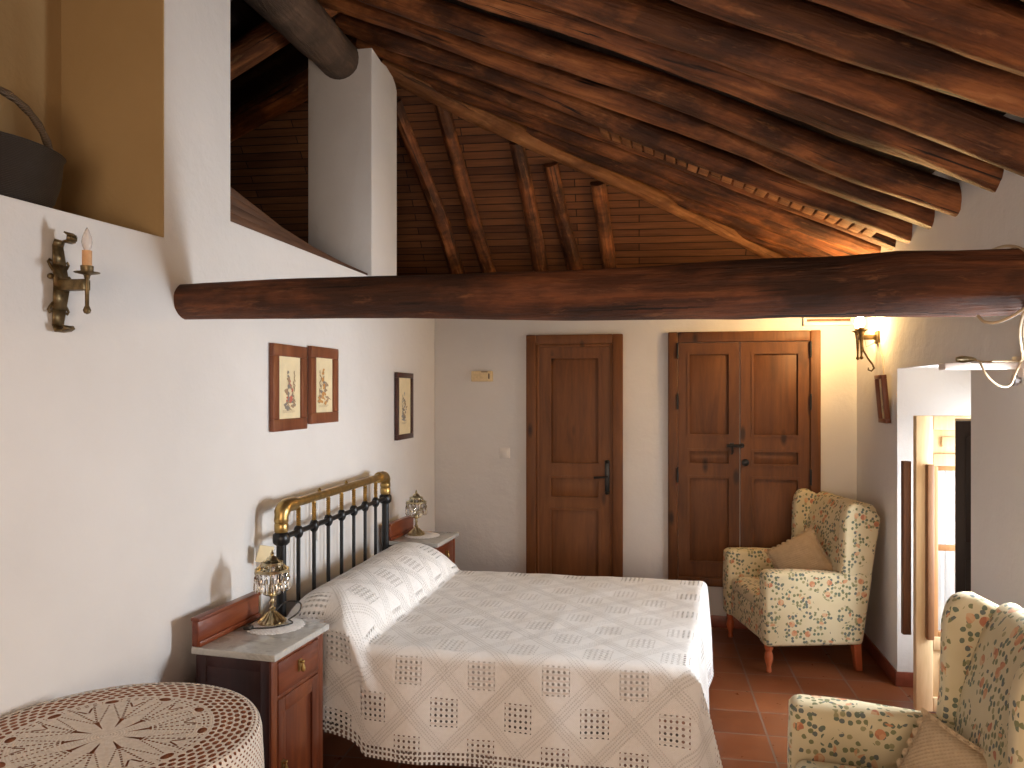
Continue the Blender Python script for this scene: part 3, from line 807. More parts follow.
ink = [m_plain('ink_grey', (.22, .20, .17), .8), m_plain('ink_red', (.50, .13, .09), .8), m_plain('ink_sepia', (.33, .22, .13), .8), m_plain('ink_blue', (.27, .28, .29), .8), m_plain('ink_orange', (.55, .27, .08), .8)]
def picture(name, label, loc, rz, w_, h_, fw, fm, seed, cols, mat_w=0.0, tilt=0, roll=0, dep=.022):
    """hangs on a wall, faces local -y"""
    t = thing(name, label, 'picture', loc, rz, 'framed prints'); t.rotation_euler = (tilt, roll, rz)
    mb = MB()
    a, b = w_ / 2, h_ / 2
    for p, q in (((-a, -b), (a, -b + fw)), ((-a, b - fw), (a, b)), ((-a, -b + fw), (-a + fw, b - fw)), ((a - fw, -b + fw), (a, b - fw))): mb.box((p[0], -dep, p[1]), (q[0], 0, q[1]))
    mb.build('frame', fm, t, bevel=.003)
    mb = MB(); mb.box((-a + fw, -.010, -b + fw), (a - fw, -.004, b - fw)); mb.build('print', M['paper'], t)
    mb = MB(); mb.M = Matrix.Translation((0, -.0105, 0)); art_blobs(mb, seed, w_ - 2 * fw - mat_w, h_ - 2 * fw - mat_w, cols); mb.build('illustration', cols, t)
    return t
rzL = R(90)     # faces +x
picture('framed_print', 'brown framed print of grey and red figure, left of the pair above bed', (XL + .004, 3.352, 1.72), rzL, .335, .40, .055, M['frame_wood'], 3, [ink[0], ink[1], ink[2]])
picture('framed_print', 'brown framed print of orange-clad figure, right of the pair above bed', (XL + .004, 3.728, 1.735), rzL, .325, .39, .055, M['frame_wood'], 8, [ink[4], ink[0], ink[2]])
picture('framed_print', 'narrow dark framed print alone on the left wall near the corner', (XL + .004, 4.995, 1.605), rzL, .33, .45, .035, M['dark_frame'], 14, [ink[3], ink[2], ink[0]], .08)
picture('framed_print', 'tilted small dark framed print hanging on the right wall under the lit sconce', (XR - .016, 4.99, 1.66), R(-90), .16, .29, .024, M['frame_wood'], 21, [ink[2]], .03, R(5), 0, .03)
mb = MB(); mb.tube([(XR - .006, 5.18, 2.03), (XR - .01, 5.07, 1.92), (XR - .02, 5.0, 1.81)], .0022, 6); tag(mb.build('picture_wire', M['cord']), 'thin pale wire from the lit sconce down to the tilted picture', 'wire')
# pull switch behind the headboard
t = thing('pull_switch', 'white pendant bed switch hanging on a cord behind the headboard bars', 'switch', (XL + .012, 3.66, .98))
mb = MB(); mb.ball((0, 0, 0), .02, 12, (.55, .8, 2.0)); mb.build('switch_body', M['white_plastic'], t)
mb = MB(); mb.tube([(0, 0, .04), (.002, .004, .1), (-.002, 0, .19)], .003, 6); mb.build('cord', M['white_plastic'], t)

# ------------------------------------------------------------------ sconces
def sconce_left():
    t = thing('wall_sconce', 'unlit bronze wall sconce with a single candle bulb on the left wall', 'sconce', (XL, 1.945, 2.005)); t.scale = (.92, .92, .92)
    mb = MB()   # curled strap back plate, x out of the wall, along z
    prof = [(.050, .168), (.062, .160), (.060, .146), (.045, .143), (.018, .150), (.010, .130), (.016, .07), (.024, .0), (.016, -.07), (.010, -.122), (.018, -.143), (.045, -.140), (.058, -.132), (.052, -.122)]
    mb2 = MB()
    for k in range(len(prof) - 1):
        (xa, za), (xb, zb) = prof[k], prof[k+1]
        wa = .020 + .012 * max(0, 1 - abs(za) / .14); wb = .020 + .012 * max(0, 1 - abs(zb) / .14)
        i = [mb.vert(p) for p in ((xa, -wa, za), (xa, wa, za), (xb, wb, zb), (xb, -wb, zb))]
        mb.face(i, None, True)
    o = mb.build('back_plate', M['wrought'], t, smooth=True, angle=80); md = o.modifiers.new('Solidify', 'SOLIDIFY'); md.thickness = .005
    for sy in (-1, 1):   # small curls
        for z in (.068, -.068):
            mb = MB(); mb.tube([(.015, sy * .022, z * .75), (.015, sy * .034, z * .95), (.015, sy * .042, z * 1.1), (.015, sy * .036, z * 1.22), (.015, sy * .029, z * 1.15)], [.005, .005, .004, .004, .003], 8)
            mb.build('scroll', M['wrought'], t)
        mb = MB(); mb.ball((.018, sy * .036, .03), .010, 10); mb.build('boss', M['wrought'], t)
    mb = MB(); mb.box((.020, -.016, -.012), (.118, .016, .022)); mb.build('arm', M['wrought'], t, bevel=.003)
    mb = MB(); c = (.118, 0, 0)
    mb.lathe([(.0, -.088), (.009, -.084), (.012, -.075), (.008, -.065), (.006, -.060), (.0065, .02), (.010, .034), (.012, .036)], 14, c); mb.build('stem', M['wrought'], t)
    mb = MB(); mb.lathe([(.010, .036), (.036, .042), (.038, .044), (.018, .042), (.019, .064), (.016, .064)], 20, c); mb.build('drip_dish', M['wrought'], t)
    mb = MB(); mb.lathe([(.014, .062), (.0145, .112), (.0, .113)], 16, c); mb.build('candle_sleeve', M['candle'], t)
    mb = MB(); mb.lathe([(.008, .112), (.013, .122), (.0155, .138), (.013, .156), (.006, .176), (.0, .186)], 18, c); mb.build('bulb', M['bulb_off'], t)
    return t
sconce_left()
def sconce_right():
    t = thing('wall_sconce', 'lit bronze wall sconce with two torch holders on the right wall above the armchair', 'sconce', (XR, 5.20, 2.035))
    mb = MB(); mb.box((-.014, -.045, -.03), (0, .045, .05)); mb.build('back_plate', M['wrought'], t, bevel=.004)
    mb = MB(); mb.box((-.105, -.012, -.006), (-.012, .012, .026)); mb.box((-.12, -.06, -.006), (-.10, .06, .026)); mb.build('arm', M['wrought'], t, bevel=.003)
    mb = MB(); mb.tube([(-.10, 0, -.005), (-.09, 0, -.07), (-.06, 0, -.125), (-.035, 0, -.16), (-.025, 0, -.185), (-.04, 0, -.203), (-.06, 0, -.195), (-.058, 0, -.181)], [.005, .006, .006, .006, .006, .005, .005, .004], 10); mb.build('scroll', M['wrought'], t)
    mb = MB(); mb.tube([(-.08, 0, 0), (-.07, .004, -.05), (-.012, .004, -.02)], .002, 6); mb.build('wire', M['cord'], t)
    for sy in (-.048, .048):
        c = (-.11, sy, 0)
        mb = MB(); mb.lathe([(.0, -.132), (.010, -.126), (.012, -.118), (.007, -.110), (.006, -.10), (.012, .0), (.016, .03), (.020, .042)], 14, c)
        h = mb.build('torch_holder', M['wrought'], t)
        mb = MB(); mb.lathe([(.016, .040), (.034, .052), (.036, .055), (.018, .055), (.018, .07), (.0, .07)], 18, c); mb.build('drip_dish', M['wrought'], h)
        mb = MB(); mb.lathe([(.010, .070), (.018, .085), (.021, .102), (.017, .122), (.007, .142), (.0, .150)], 16, c); mb.build('bulb', M['bulb_on'], h)
        l = bpy.data.lights.new('sconce_light', 'POINT'); l.energy = 9.0; l.color = (1, .60, .22); l.shadow_soft_size = .03
        lo = bpy.data.objects.new('sconce_light', l); COL.objects.link(lo); lo.location = (XR - .11, 5.20 + sy, 2.035 + .185)
    return t
sconce_right()

# ------------------------------------------------------------------ shelf, knob and cable at the right edge
t = thing('wall_bracket', 'thin pale plank sticking out of the right wall beside the balcony door opening', 'bracket', (XR, 3.235, 1.785))
mb = MB(); mb.box((-.275, -.035, 0), (0, .035, .026)); mb.build('board', M['shelf'], t, bevel=.003)
mb = MB(); mb.box((-.012, -.045, -.03), (0, .045, .05)); mb.build('mounting_plate', M['shelf'], t, bevel=.002)
t = thing('brass_plug', 'small brass-coloured plug lying on the pale plank by the right wall', 'plug', (XR - .19, 3.235, 1.811)); t.scale = (.75, .75, .8)
mb = MB(); mb.M = Matrix.Rotation(R(10), 4, 'Z') @ Matrix.Rotation(R(90), 4, 'Y'); mb.lathe([(.0, -.05), (.012, -.046), (.018, -.02), (.014, .02), (.007, .05), (.0, .052)], 14, (-.018, 0, 0)); mb.build('plug_body', M['old_brass'], t)
mb = MB(); mb.tube([(.05, .008, .014), (.08, .01, .006), (.13, .0, .005)], .004, 8); mb.build('plug_cord', M['cord'], t)
mb = MB(); mb.M = Matrix.Translation((XR, 3.235, 1.745)) @ Matrix.Rotation(R(-90), 4, 'Y'); mb.lathe([(.012, 0), (.012, .01), (.022, .014), (.022, .026), (.0, .03)], 16)
tag(mb.build('wall_peg', M['grey_metal']), 'small round grey peg on the right wall just under the pale plank', 'peg')
def px(u, v, d):
    """point seen at u,v at depth d (used to read positions off the photograph)"""
    c, s = math.cos(YAW), math.sin(YAW); a, b = (u - 512) / F_PX, (392 - v) / F_PX
    return Vector(((a * c - s) * d, (a * s + c) * d, 1.7 + b * d))
def smooth_path(pts, n=6):
    out = []
    P = [pts[0]] + list(pts) + [pts[-1]]
    for i in range(1, len(P) - 2):
        for k in range(n):
            t_ = k / n; a, b, c, d = (Vector(P[i-1]), Vector(P[i]), Vector(P[i+1]), Vector(P[i+2]))
            out.append(.5 * ((2*b) + (c - a) * t_ + (2*a - 5*b + 4*c - d) * t_**2 + (3*b - a - 3*c + d) * t_**3))
    out.append(Vector(pts[-1])); return out
mb = MB()
mb.tube(smooth_path([px(992, 250, 2.52), px(1006, 246, 2.44), px(1022, 249, 2.36), px(1036, 262, 2.28), px(1042, 285, 2.25), px(1034, 300, 2.26), px(1016, 314, 2.27), px(998, 322, 2.29), px(985, 322, 2.32), px(978, 316, 2.36)]), .0045, 8)
mb.tube(smooth_path([px(1012, 248, 2.46), px(1024, 262, 2.33), px(1032, 280, 2.25), px(1030, 298, 2.25), px(1022, 318, 2.30), px(1020, 335, 2.5), px(1022, 350, 2.7), px(1022, 360, 2.82), px(1012, 361, 2.86), px(992, 361, 2.88)]), .0042, 8)
mb.tube(smooth_path([px(1028, 300, 2.27), px(1024, 325, 2.5), px(1024, 352, 2.84), px(1016, 372, 2.82), px(1010, 385, 2.82), px(1000, 386, 2.82), px(990, 379, 2.82), px(984, 371, 2.82), px(980, 362, 2.84)]), .004, 8)
tag(mb.build('tangled_cable', M['cord']), 'tangled cream cable looped over the right end of the tie beam', 'cable')

# ------------------------------------------------------------------ basket in the niche
t = thing('wicker_basket', 'dark wicker basket with tall arched handle standing in the ochre niche', 'basket', (-1.965, 1.985, 2.252)); t.scale = (.9, .87, .9)
mb = MB(); mb.lathe([(.16, 0), (.20, .05), (.225, .12), (.235, .2), (.245, .212), (.225, .215), (.19, .05), (.0, .02)], 32, sc_=(.62, 1)); mb.build('basket_body', M['dark_wicker'], t)
mb = MB(); mb.tube([(0, .232 * math.cos(a), .20 + .20 * math.sin(a)) for a in [PI * k / 20 for k in range(21)]], [.012 + .003 * (k % 2) for k in range(21)], 10); mb.build('basket_handle', M['handle_wicker'], t)
mb = MB()
for k in range(9):
    a = 2 * PI * k / 9
    mb.tube([(.008 * math.cos(a), .008 * math.sin(a), 0), (.016 * math.cos(a + .6), .016 * math.sin(a + .6), .12), (.028 * math.cos(a + 1.2), .028 * math.sin(a + 1.2), .20), (.012 * math.cos(a + 1.6), .012 * math.sin(a + 1.6), .30)], [.008, .011, .013, .004], 8)
o = mb.build('straw_bundle', M['wicker'], None, (-1.93, 1.895, 2.285)); tag(o, 'golden twisted straw bundle standing in the dark basket at the left edge', 'ornament')

# ------------------------------------------------------------------ bed
BX, BY = -1.63, 3.735
bed = thing('bed', 'black and brass iron double bed with barred headboard against the left wall', 'bed', (BX, BY, -.0))
HW = .64
def post(sy):
    mb = MB(); mb.tube([(0, sy * HW, 0), (0, sy * HW, .99)], .021, 16); mb.lathe([(.026, 1.035), (.036, 1.045), (.037, 1.062), (.036, 1.08), (.026, 1.09)], 18, (0, sy * HW, -.0)); 
    mb.tube([(0, sy * HW, .99), (0, sy * HW, 1.10)], .021, 16)
    p = mb.build('post', M['black_iron'], bed)
    mb = MB(); mb.lathe([(.027, 1.09), (.030, 1.095), (.030, 1.125), (.027, 1.13), (.031, 1.135), (.031, 1.15)], 18, (0, sy * HW, 0))
    c = sy * (HW - .05)
    mb.tube([(0, sy * HW, 1.14)] + [(0, c + sy * .05 * math.cos(a), 1.15 + .05 * math.sin(a)) for a in [PI/2 * k / 6 for k in range(7)]] + [(0, c - sy * .06, 1.2)], [.030] * 3 + [.034] * 3 + [.032] * 3, 16)
    mb.build('corner_cap', M['brass'], p)['label'] = 'brass corner cap'
post(-1); post(1)
mb = MB(); mb.tube([(0, -HW + .09, 1.2), (0, HW - .09, 1.2)], .021, 16); tr = mb.build('top_rail', M['brass'], bed); tr['label'] = 'brass top rail'
for k in (2, 4):
    mb = MB(); mb.lathe([(.007, 0), (.010, .006), (.006, .014), (.0, .02)], 10, (0, -HW + k * 2 * HW / 8 + .06, 1.218)); mb.build('finial', M['brass'], tr)
mb = MB(); mb.tube([(0, -HW, 1.065), (0, HW, 1.065)], .0125, 12); mb.build('cross_bar', M['black_iron'], bed)
mb = MB(); mb.tube([(0, -HW, .38), (0, HW, .38)], .0125, 12); mb.build('cross_bar', M['black_iron'], bed)
for k in range(1, 8):
    y = -HW + k * 2 * HW / 8
    mb = MB(); mb.tube([(0, y, .38), (0, y, 1.05)], .0095, 10); mb.lathe([(.010, 1.035), (.017, 1.042), (.022, 1.056), (.022, 1.072), (.017, 1.086), (.010, 1.092)], 14, (0, y, 0))
    s_ = mb.build('spindle', M['black_iron'], bed)
    prof = [(.009, 1.09)]
    for q in range(9): prof += [(.0125, 1.095 + q * .0095), (.0085, 1.1 + q * .0095)]
    mb = MB(); mb.lathe(prof + [(.009, 1.185)], 10, (0, y, 0)); mb.build('spindle_tip', M['brass'], s_)['label'] = 'twisted brass upper end'
for sy in (-1, 1):
    mb = MB(); mb.box((0, sy * .60 - .02, .26), (1.70, sy * .60 + .02, .33)); mb.build('side_rail', M['black_iron'], bed)
    mb = MB(); mb.tube([(1.68, sy * .60, 0), (1.68, sy * .60, .33)], .02, 12); mb.build('leg', M['black_iron'], bed)
mb = MB(); mb.box((.03, -.665, .42), (1.715, .665, .640)); o = mb.build('mattress', M['linen'], None, (BX, BY, 0), bevel=.04, seg=4)
tag(o, 'white double mattress on the iron bed under the crochet bedspread', 'mattress')
def bol(x, y):
    """height of the bolster ridge above the mattress; x from the headboard, y from the bed axis"""
    a = (x - .15) / (.19 if x < .15 else .245)
    fx = math.sqrt(max(0, 1 - a * a)) if abs(a) < 1 else 0
    b = max(0, (abs(y) - .50) / .20); fy = math.sqrt(max(0, 1 - b * b)) if b < 1 else 0
    return .185 * fx * fy
mb = MB()
mb.sheet(24, 40, lambda a, b: (BX + .03 + .36 * a, BY - .64 + 1.28 * b, .628 + max(0, bol(.03 + .36 * a, -.64 + 1.28 * b) - .012)))
tag(mb.build('bolster', M['linen']), 'long white bolster pillow under the bedspread along the headboard', 'pillow')
EDGE = .675; FOOT = 1.735; RR = .045
def fold(e):
    if e <= 0: return 0, 0
    q = PI / 2 * RR
    if e < q: return RR * math.sin(e / RR), RR * (1 - math.cos(e / RR))
    return RR + (e - q) * .05, RR + (e - q) * .998
def spread(p, q):
    ex = max(0, p - FOOT); ey = max(0, abs(q) - EDGE); sg = 1 if q > 0 else -1
    hx, dx = fold(ex); hy_, dy = fold(ey); m_ = min(ex, ey)
    x = min(p, FOOT) + hx + (.34 if q < 0 else .05) * m_; y = sg * (min(abs(q), EDGE) + hy_ + (.34 if q < 0 else .05) * m_)
    dn = max(dx, dy) + .12 * min(dx, dy)
    hang = max(ex, ey)
    # soft folds on the hanging parts
    if ey > 0: y += sg * min(1, ey / .3) * (.010 * math.sin(p * 11 + 1) + .012 * noise.noise(Vector((p * 4, 3, ey * 2))))
    if ex > 0: x += min(1, ex / .3) * (.014 * math.sin(q * 9 + 2) + .012 * noise.noise(Vector((q * 4, 8, ex * 2))))
    pl = min(p, FOOT)
    z = .648 - dn
    z += bol(pl, max(-EDGE, min(EDGE, q))) * (1 if True else 0)
    z += .006 * noise.noise(Vector((p * 4, q * 4, 1))) + .003 * noise.noise(Vector((p * 11, q * 11, 5)))
    # diagonal fold at the near head corner
    if q < 0:
        dd = (p - .30) - .55 * (abs(q) - EDGE)
        amp = math.exp(-(dd / .045) ** 2) * max(0, min(1, (abs(q) - .50) / .15)) * max(0, 1 - max(0, abs(q) - EDGE - .05) / .25)
        y -= .035 * amp; z += .018 * amp
    x += .085 * (y + .0) * min(1, max(0, pl / 1.73)) 
    return (BX + .03 + x, BY + y, z)
mb = MB(); NU, NV = 150, 156
mb.sheet(NU, NV, lambda a, b: spread(PMAX * a, -QMAX + 2 * QMAX * b), lambda a, b: (PMAX * a + .03, -QMAX + 2 * QMAX * b))
tag(mb.build('bedspread', M['bedspread'], angle=180), 'cream crochet bedspread with diamond pattern draped over the double bed', 'bedspread')
# cream tag on the near bedpost
mb = MB(); mb.box((-.004, -.032, -.036), (.004, .032, .036)); o = mb.build('paper_card', M['paper'], None, (-1.675, 3.035, 1.005), bevel=.001); o.rotation_euler = (R(-14), R(6), R(-42))
tag(o, 'small cream card tucked against the near bedpost behind the bedside lamp', 'card')

# ------------------------------------------------------------------ nightstands
def nightstand(label, loc, rz):
    t = thing('nightstand', label, 'nightstand', loc, rz, 'nightstands beside the bed')
    mb = MB(); w2 = .178
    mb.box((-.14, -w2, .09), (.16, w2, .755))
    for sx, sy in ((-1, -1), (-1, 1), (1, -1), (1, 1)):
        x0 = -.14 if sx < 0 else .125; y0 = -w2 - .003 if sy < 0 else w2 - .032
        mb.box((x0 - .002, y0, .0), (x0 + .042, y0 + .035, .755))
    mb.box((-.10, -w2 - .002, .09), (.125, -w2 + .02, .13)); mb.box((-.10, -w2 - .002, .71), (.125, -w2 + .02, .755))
    mb.build('body', M['mahogany_shaded'], t, bevel=.003)
    mb = MB(); mb.box((.159, -w2 - .004, .09), (.1685, -.142, .755)); mb.box((.159, .142, .09), (.1685, w2 + .004, .755)); mb.box((.159, -.142, .735), (.1685, .142, .755)); mb.box((.159, -.142, .60), (.1685, .142, .615)); mb.box((.159, -.142, .09), (.1685, .142, .125))
    mb.build('face_frame', M['mahogany'], t, bevel=.002)
    mb = MB(); mb.box((-.152, -.195, .755), (.19, .195, .78)); mb.build('marble_top', M['marble'], t, bevel=.004, seg=3)['label'] = 'white marble top'
    mb = MB(); mb.box((-.152, -.19, .78), (-.125, .19, .872)); mb.box((-.154, -.194, .872), (-.117, .194, .886)); mb.box((-.125, -.19, .78), (-.117, .19, .80))
    mb.build('backsplash', M['mahogany_y'], t, bevel=.003)
    mb = MB(); mb.box((.158, -.142, .615), (.172, .142, .735)); dr = mb.build('drawer', M['mahogany_y'], t, bevel=.004)
    def pull(par, y, z, s=1.0):
        m = MB(); m.box((.170, y - .013 * s, z - .022 * s), (.175, y + .013 * s, z + .022 * s)); m.tube([(.174, y, z + .012 * s), (.186, y, z + .012 * s)], .004, 8)
        m.lathe([(.0, -.026), (.008, -.020), (.009, -.010), (.003, .006), (.003, .014)], 10, (.187, y, z)); m.ball((.187, y, z + .014), .006, 8)
        m.build('handle', M['brass'], par, bevel=0)['label'] = 'brass drop handle'
    pull(dr, 0, .68)
    mb = MB()
    for a, b in (((-.142, .125), (-.095, .600)), ((.095, .125), (.142, .600)), ((-.095, .125), (.095, .18)), ((-.095, .545), (.095, .600))): mb.box((.158, a[0], a[1]), (.172, b[0], b[1]))
    mb.box((.158, -.10, .17), (.1635, .10, .56))
    dd = mb.build('door', M['mahogany'], t, bevel=.003)
    pull(dd, -.118, .36, .8)
    return t
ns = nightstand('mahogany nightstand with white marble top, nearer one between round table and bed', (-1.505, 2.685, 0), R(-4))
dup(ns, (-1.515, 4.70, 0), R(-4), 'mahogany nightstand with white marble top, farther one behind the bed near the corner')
# doilies and lamps
def doily(label, loc):
    mb = MB(); n = 96
    prof = lambda a: .108 + .006 * abs(math.sin(a * 12))
    c = mb.vert((0, 0, .004)); r1 = [mb.vert((prof(2*PI*k/n) * .96 * math.cos(2*PI*k/n), prof(2*PI*k/n) * .96 * math.sin(2*PI*k/n), .004)) for k in range(n)]
    r2 = [mb.vert((prof(2*PI*k/n) * math.cos(2*PI*k/n), prof(2*PI*k/n) * math.sin(2*PI*k/n), .0008)) for k in range(n)]
    for k in range(n):
        j = (k+1) % n; mb.face([c, r1[k], r1[j]], None, True); mb.face([r1[k], r2[k], r2[j], r1[j]], None, True)
    mb.face(r2[::-1])
    o = mb.build('doily', M['crochet_white'], None, loc); return tag(o, label, 'doily', 'crochet doilies under the lamps')
def lamp(label, loc, rz):
    t = thing('table_lamp', label, 'lamp', loc, rz, 'crystal bedside lamps')
    mb = MB(); prof = [(.058, 0), (.062, .006), (.055, .014), (.040, .022), (.030, .034), (.018, .046), (.012, .056), (.016, .062), (.010, .070)]
    mb.lathe(prof, 28); 
    for k in range(12):
        a = 2 * PI * k / 12; mb.tube([(.059 * math.cos(a), .059 * math.sin(a), .006), (.042 * math.cos(a), .042 * math.sin(a), .023), (.02 * math.cos(a), .02 * math.sin(a), .046)], [.006, .004, .002], 6)
    mb.build('base', M['old_brass'], t)
    mb = MB(); mb.lathe([(.009, .068), (.008, .085), (.013, .092), (.008, .10), (.008, .112), (.014, .118), (.036, .126), (.040, .132), (.030, .132), (.018, .130), (.016, .150), (.020, .156), (.012, .158), (.012, .17)], 20); mb.build('stem', M['old_brass'], t)
    mb = MB(); mb.lathe([(.010, .17), (.010, .20), (.016, .215), (.014, .235), (.0, .25)], 14); mb.build('bulb', M['bulb_off'], t)
    mb = MB()
    for z, r in ((.232, .070), (.262, .044)):
        n = 32; mb.lathe([(r - .003, z - .006), (r + .003, z - .006), (r + .004, z + .006), (r - .003, z + .006), (r - .003, z - .006)], n)
    for k in range(4):
        a = PI / 2 * k + .4; mb.tube([(.013 * math.cos(a), .013 * math.sin(a), .165), (.045 * math.cos(a), .045 * math.sin(a), .17), (.069 * math.cos(a), .069 * math.sin(a), .20), (.069 * math.cos(a), .069 * math.sin(a), .235), (.043 * math.cos(a), .043 * math.sin(a), .262), (.024 * math.cos(a), .024 * math.sin(a), .275), (0, 0, .288)], .0028, 6)
    mb.lathe([(.024, .274), (.026, .278), (.020, .288), (.010, .294), (.006, .298), (.010, .304), (.004, .312), (.0, .324)], 20)
    mb.build('gallery', M['old_brass'], t)
    def prism(n, r, z, L, a0):
        for k in range(n):
            a = 2 * PI * k / n + a0
            m = MB(); m.M = Matrix.Translation((r * math.cos(a), r * math.sin(a), z)) @ Matrix.Rotation(a, 4, 'Z')
            m.lathe([(.0, -.008), (.0055, -.002), (.0035, .003), (.0, .006)], 6, (0, 0, 0))
            m.lathe([(.0, -L), (.0085, -L + .014), (.006, -.022), (.0, -.010)], 6, (0, 0, 0))
            m.build('crystal_drop', M['crystal'], t, smooth=False)
    t.scale = (.9, .9, .9)
    prism(18, .071, .224, .085, 0); prism(12, .045, .254, .04, .2)
    return t
doily('round white crochet doily under the near bedside lamp', (-1.495, 2.79, .780))
lp = lamp('crystal-drop brass table lamp on the nearer nightstand', (-1.525, 2.82, .784), 0)
doily('round white crochet doily under the far bedside lamp', (-1.515, 4.735, .780))
dup(lp, (-1.555, 4.735, .784), R(20), 'crystal-drop brass table lamp on the farther nightstand')
t = thing('lamp_cord', 'black flex with switch curling around the near lamp foot on marble', 'cord', (-1.525, 2.82, .784))
mb = MB(); mb.tube(smooth_path([(.055, .03, .006), (.085, .06, .03), (.07, .10, .055), (.0, .12, .05), (-.03, .07, .02)], 8), .0032, 8)
mb.tube(smooth_path([(.055, .03, .006), (.09, -.01, .005), (.04, -.075, .005), (-.03, -.09, .002), (-.065, -.10, .002), (-.075, -.02, .002), (-.07, .06, .002)], 8), .0032, 8); mb.build('flex', M['black_cord'], t)
mb = MB(); mb.box((-.06, -.115, .0), (-.03, -.085, .014)); mb.build('inline_switch', M['black_cord'], t, bevel=.004)

# ------------------------------------------------------------------ round table with crochet cloth
TC = (-1.355, 1.685)
t = thing('round_table', 'small round pedestal table under a brown cloth and crochet cover', 'table', (TC[0], TC[1], 0))
mb = MB(); mb.lathe([(.345, .805), (.35, .81), (.35, .835), (.345, .84)], 48); mb.build('tabletop', M['mahogany'], t)
mb = MB(); mb.lathe([(.20, 0), (.20, .03), (.05, .06), (.04, .40), (.05, .79), (.12, .805)], 24); mb.build('pedestal', M['mahogany'], t)
def cloth(name, r, z, drop, mat, n=128, amp=.012, label=None, cat=None):
    mb = MB(); rings = []
    prof = [(k * r * .96 / 10, 0) for k in range(11)] + [(r * .985, -.003), (r, -.012), (r + .004, -.03)] + [(r + .004 + .03 * q / 10 * amp / .012, -.03 - drop * q / 10) for q in range(1, 11)]
    c = mb.vert((0, 0, 0))
    for pr, pz in prof[1:]:
        k_ = max(0, -pz - .03) / drop
        rings.append([mb.vert(((pr + amp * k_ * math.sin(2*PI*q/n*9)) * math.cos(2*PI*q/n), (pr + amp * k_ * math.sin(2*PI*q/n*9)) * math.sin(2*PI*q/n), pz)) for q in range(n)])
    for q in range(n): mb.face([c, rings[0][q], rings[0][(q+1) % n]], None, True)
    for a, b in zip(rings, rings[1:]):
        for q in range(n): mb.face([a[q], b[q], b[(q+1) % n], a[(q+1) % n]], None, True)
    o = mb.build(name, mat, None, (TC[0], TC[1], z), angle=180); return tag(o, label, cat)
cloth('undercloth', .356, .8425, .78, M['undercloth'], label='plain brown floor-length cloth showing through the lace on the round table', cat='tablecloth')
cloth('crochet_tablecloth', TR, .847, .36, M['lace'], label='cream crochet tablecloth with flower centre on the small round table', cat='tablecloth')

# ------------------------------------------------------------------ armchairs
def armchair(label, loc, rz):
    t = thing('armchair', label, 'armchair', loc, rz, 'floral wing armchairs')
    HWc = .385
    mb = MB(); mb.box((-.30, -HWc + .06, .165), (.285, HWc - .06, .355)); mb.build('seat_base', M['floral'], t, bevel=.025, seg=3, angle=60)
    mb = MB(); mb.box((-.24, -HWc + .125, .345), (.295, HWc - .125, .445)); mb.build('seat_cushion', M['floral'], t, bevel=.04, seg=4, angle=60)
    for s in (-1, 1):
        y0, y1 = s * HWc, s * (HWc - .115)
        mb = MB(); mb.prism([(.305, .165), (.31, .40), (.305, .595), (.29, .62), (.10, .618), (-.17, .60), (-.37, .60), (-.34, .40), (-.305, .165)], min(y0, y1), max(y0, y1), 'y')
        mb.build('arm', M['floral'], t, bevel=.032, seg=4, angle=60)
        y0, y1 = s * (HWc - .005), s * (HWc - .085)
        mb = MB(); mb.prism([(-.165, .55), (-.180, .70), (-.185, .92), (-.20, .99), (-.235, 1.025), (-.28, 1.025), (-.40, .965), (-.425, .93), (-.39, .75), (-.36, .55)], min(y0, y1), max(y0, y1), 'y')
        mb.build('wing', M['floral'], t, bevel=.030, seg=4, angle=60)
    mb = MB(); pr = [(-.18, .40), (-.185, .46), (-.215, .62), (-.25, .78), (-.30, .93), (-.345, 1.0), (-.385, 1.015), (-.425, .985), (-.43, .93), (-.38, .60), (-.315, .20), (-.25, .20)]
    mb.prism(pr, -HWc + .06, HWc - .06, 'y'); mb.build('backrest', M['floral'], t, bevel=.028, seg=4, angle=60)
    for s in (-1, 1):
        mb = MB(); mb.lathe([(.010, 0), (.016, .004), (.017, .02), (.013, .035), (.020, .06), (.026, .085), (.024, .115), (.018, .13), (.022, .14), (.026, .15), (.026, .19)], 18, (.265, s * (HWc - .05), 0)); mb.build('leg', M['leg_wood'], t)
    for s in (-1, 1):
        mb = MB(); y = s * (HWc - .05)
        a = [(-.315, y - .02, 0), (-.275, y - .02, 0), (-.275, y + .02, 0), (-.315, y + .02, 0)]; b = [(-.30, y - .025, .19), (-.25, y - .025, .19), (-.25, y + .025, .19), (-.30, y + .025, .19)]
        A = [mb.vert(p) for p in a]; B = [mb.vert(p) for p in b]; mb.face(A[::-1]); mb.face(B)
        for k in range(4): mb.face([A[k], A[(k+1) % 4], B[(k+1) % 4], B[k]])
        mb.build('leg', M['leg_wood'], t, bevel=.004)
    return t
A1 = R(-165.2)
ch = armchair('cream floral wing armchair in the far corner before the closet doors', (.800, 5.272, 0), A1)
dup(ch, (.715, 2.52, 0), R(175), 'cream floral wing armchair in the foreground, cut off at the bottom right corner')
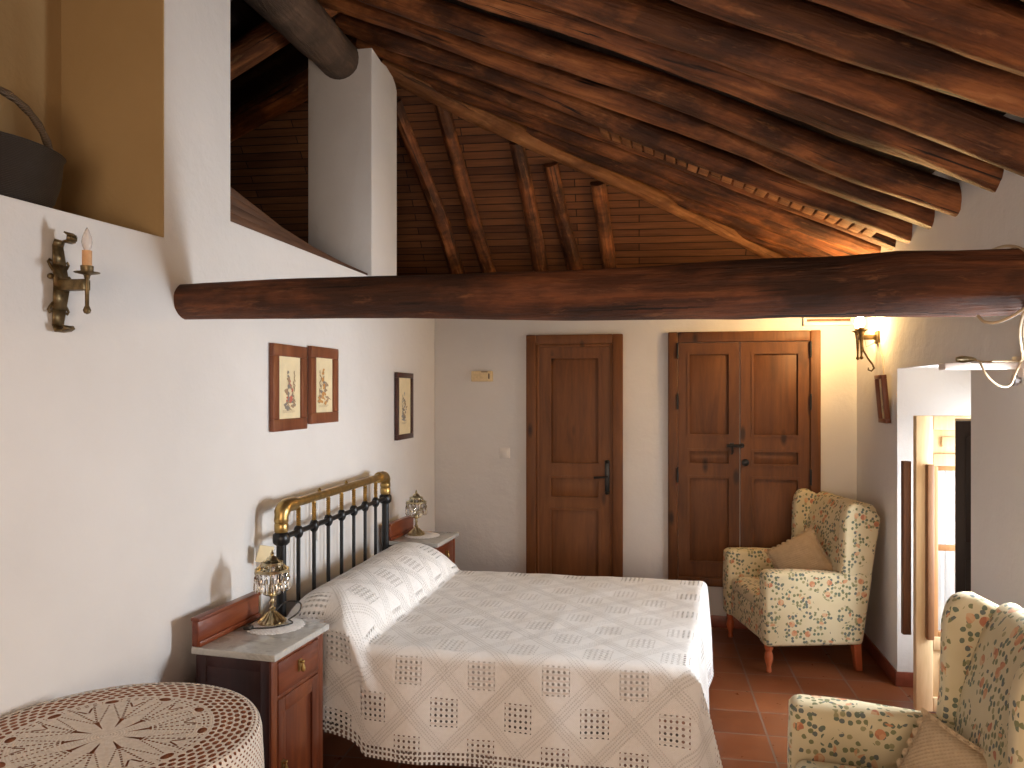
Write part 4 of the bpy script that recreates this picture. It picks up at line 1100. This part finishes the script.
def cushion(label, loc, rot, s):
    t = thing('throw_pillow', label, 'cushion', loc, 0, 'beige knitted cushions'); t.rotation_euler = rot
    mb = MB(); n = 22
    def sh(sgn):
        def f(a, b):
            u, v = a * 2 - 1, b * 2 - 1
            k = (max(0, 1 - u*u) * max(0, 1 - v*v)) ** .42
            pin = 1 - .07 * (1 - abs(u) ** 2) * abs(v) ** 2; pin2 = 1 - .07 * (1 - abs(v) ** 2) * abs(u) ** 2
            w_ = 1 + .10 * noise.noise(Vector((u * 2, v * 2, sgn * 3 + s)))
            return (sgn * s * .30 * k * w_, u * s * pin2, v * s * pin)
        return f
    mb.sheet(n, n, sh(1), lambda a, b: (a * .3, b * .3)); mb.sheet(n, n, sh(-1), lambda a, b: (a * .3, b * .3))
    o = mb.build('pillow_cover', M['pillow'], t, angle=180)
    mb = MB()      # frilled edge
    N = 120; rng = []
    for k in range(N + 1):
        q = (k % N) / N * 4; i = int(q); f = q - i
        u, v = [(-1 + 2*f, -1), (1, -1 + 2*f), (1 - 2*f, 1), (-1, 1 - 2*f)][i]
        pin = 1 - .07 * (1 - abs(u) ** 2) * abs(v) ** 2; pin2 = 1 - .07 * (1 - abs(v) ** 2) * abs(u) ** 2
        wv = .016 * math.sin(k * 2.1)
        rng.append(((0, u * s * pin2, v * s * pin), (wv, u * s * pin2 * (1 + .09), v * s * pin * (1 + .09))))
    ids = [(mb.vert(a), mb.vert(b)) for a, b in rng]
    for k in range(N): mb.face([ids[k][0], ids[k+1][0], ids[k+1][1], ids[k][1]], [(k*.01, 0), (k*.01+.01, 0), (k*.01+.01, .02), (k*.01, .02)], True)
    mb.build('frill', M['pillow'], t, angle=180)
    return t
def chair_pt(loc, rz, p): return Matrix.Translation(loc) @ Matrix.Rotation(rz, 4, 'Z') @ Vector(p)
cushion('beige knitted cushion leaning on the backrest of the far corner armchair', chair_pt((.800, 5.272, 0), A1, (-.07, .02, .60)), (R(38), R(-26), A1 + R(42)), .165)
cushion('beige knitted cushion on the foreground armchair at the bottom edge', chair_pt((.715, 2.52, 0), R(175), (-.12, .0, .50)), (R(-12), R(-30), R(222)), .165)
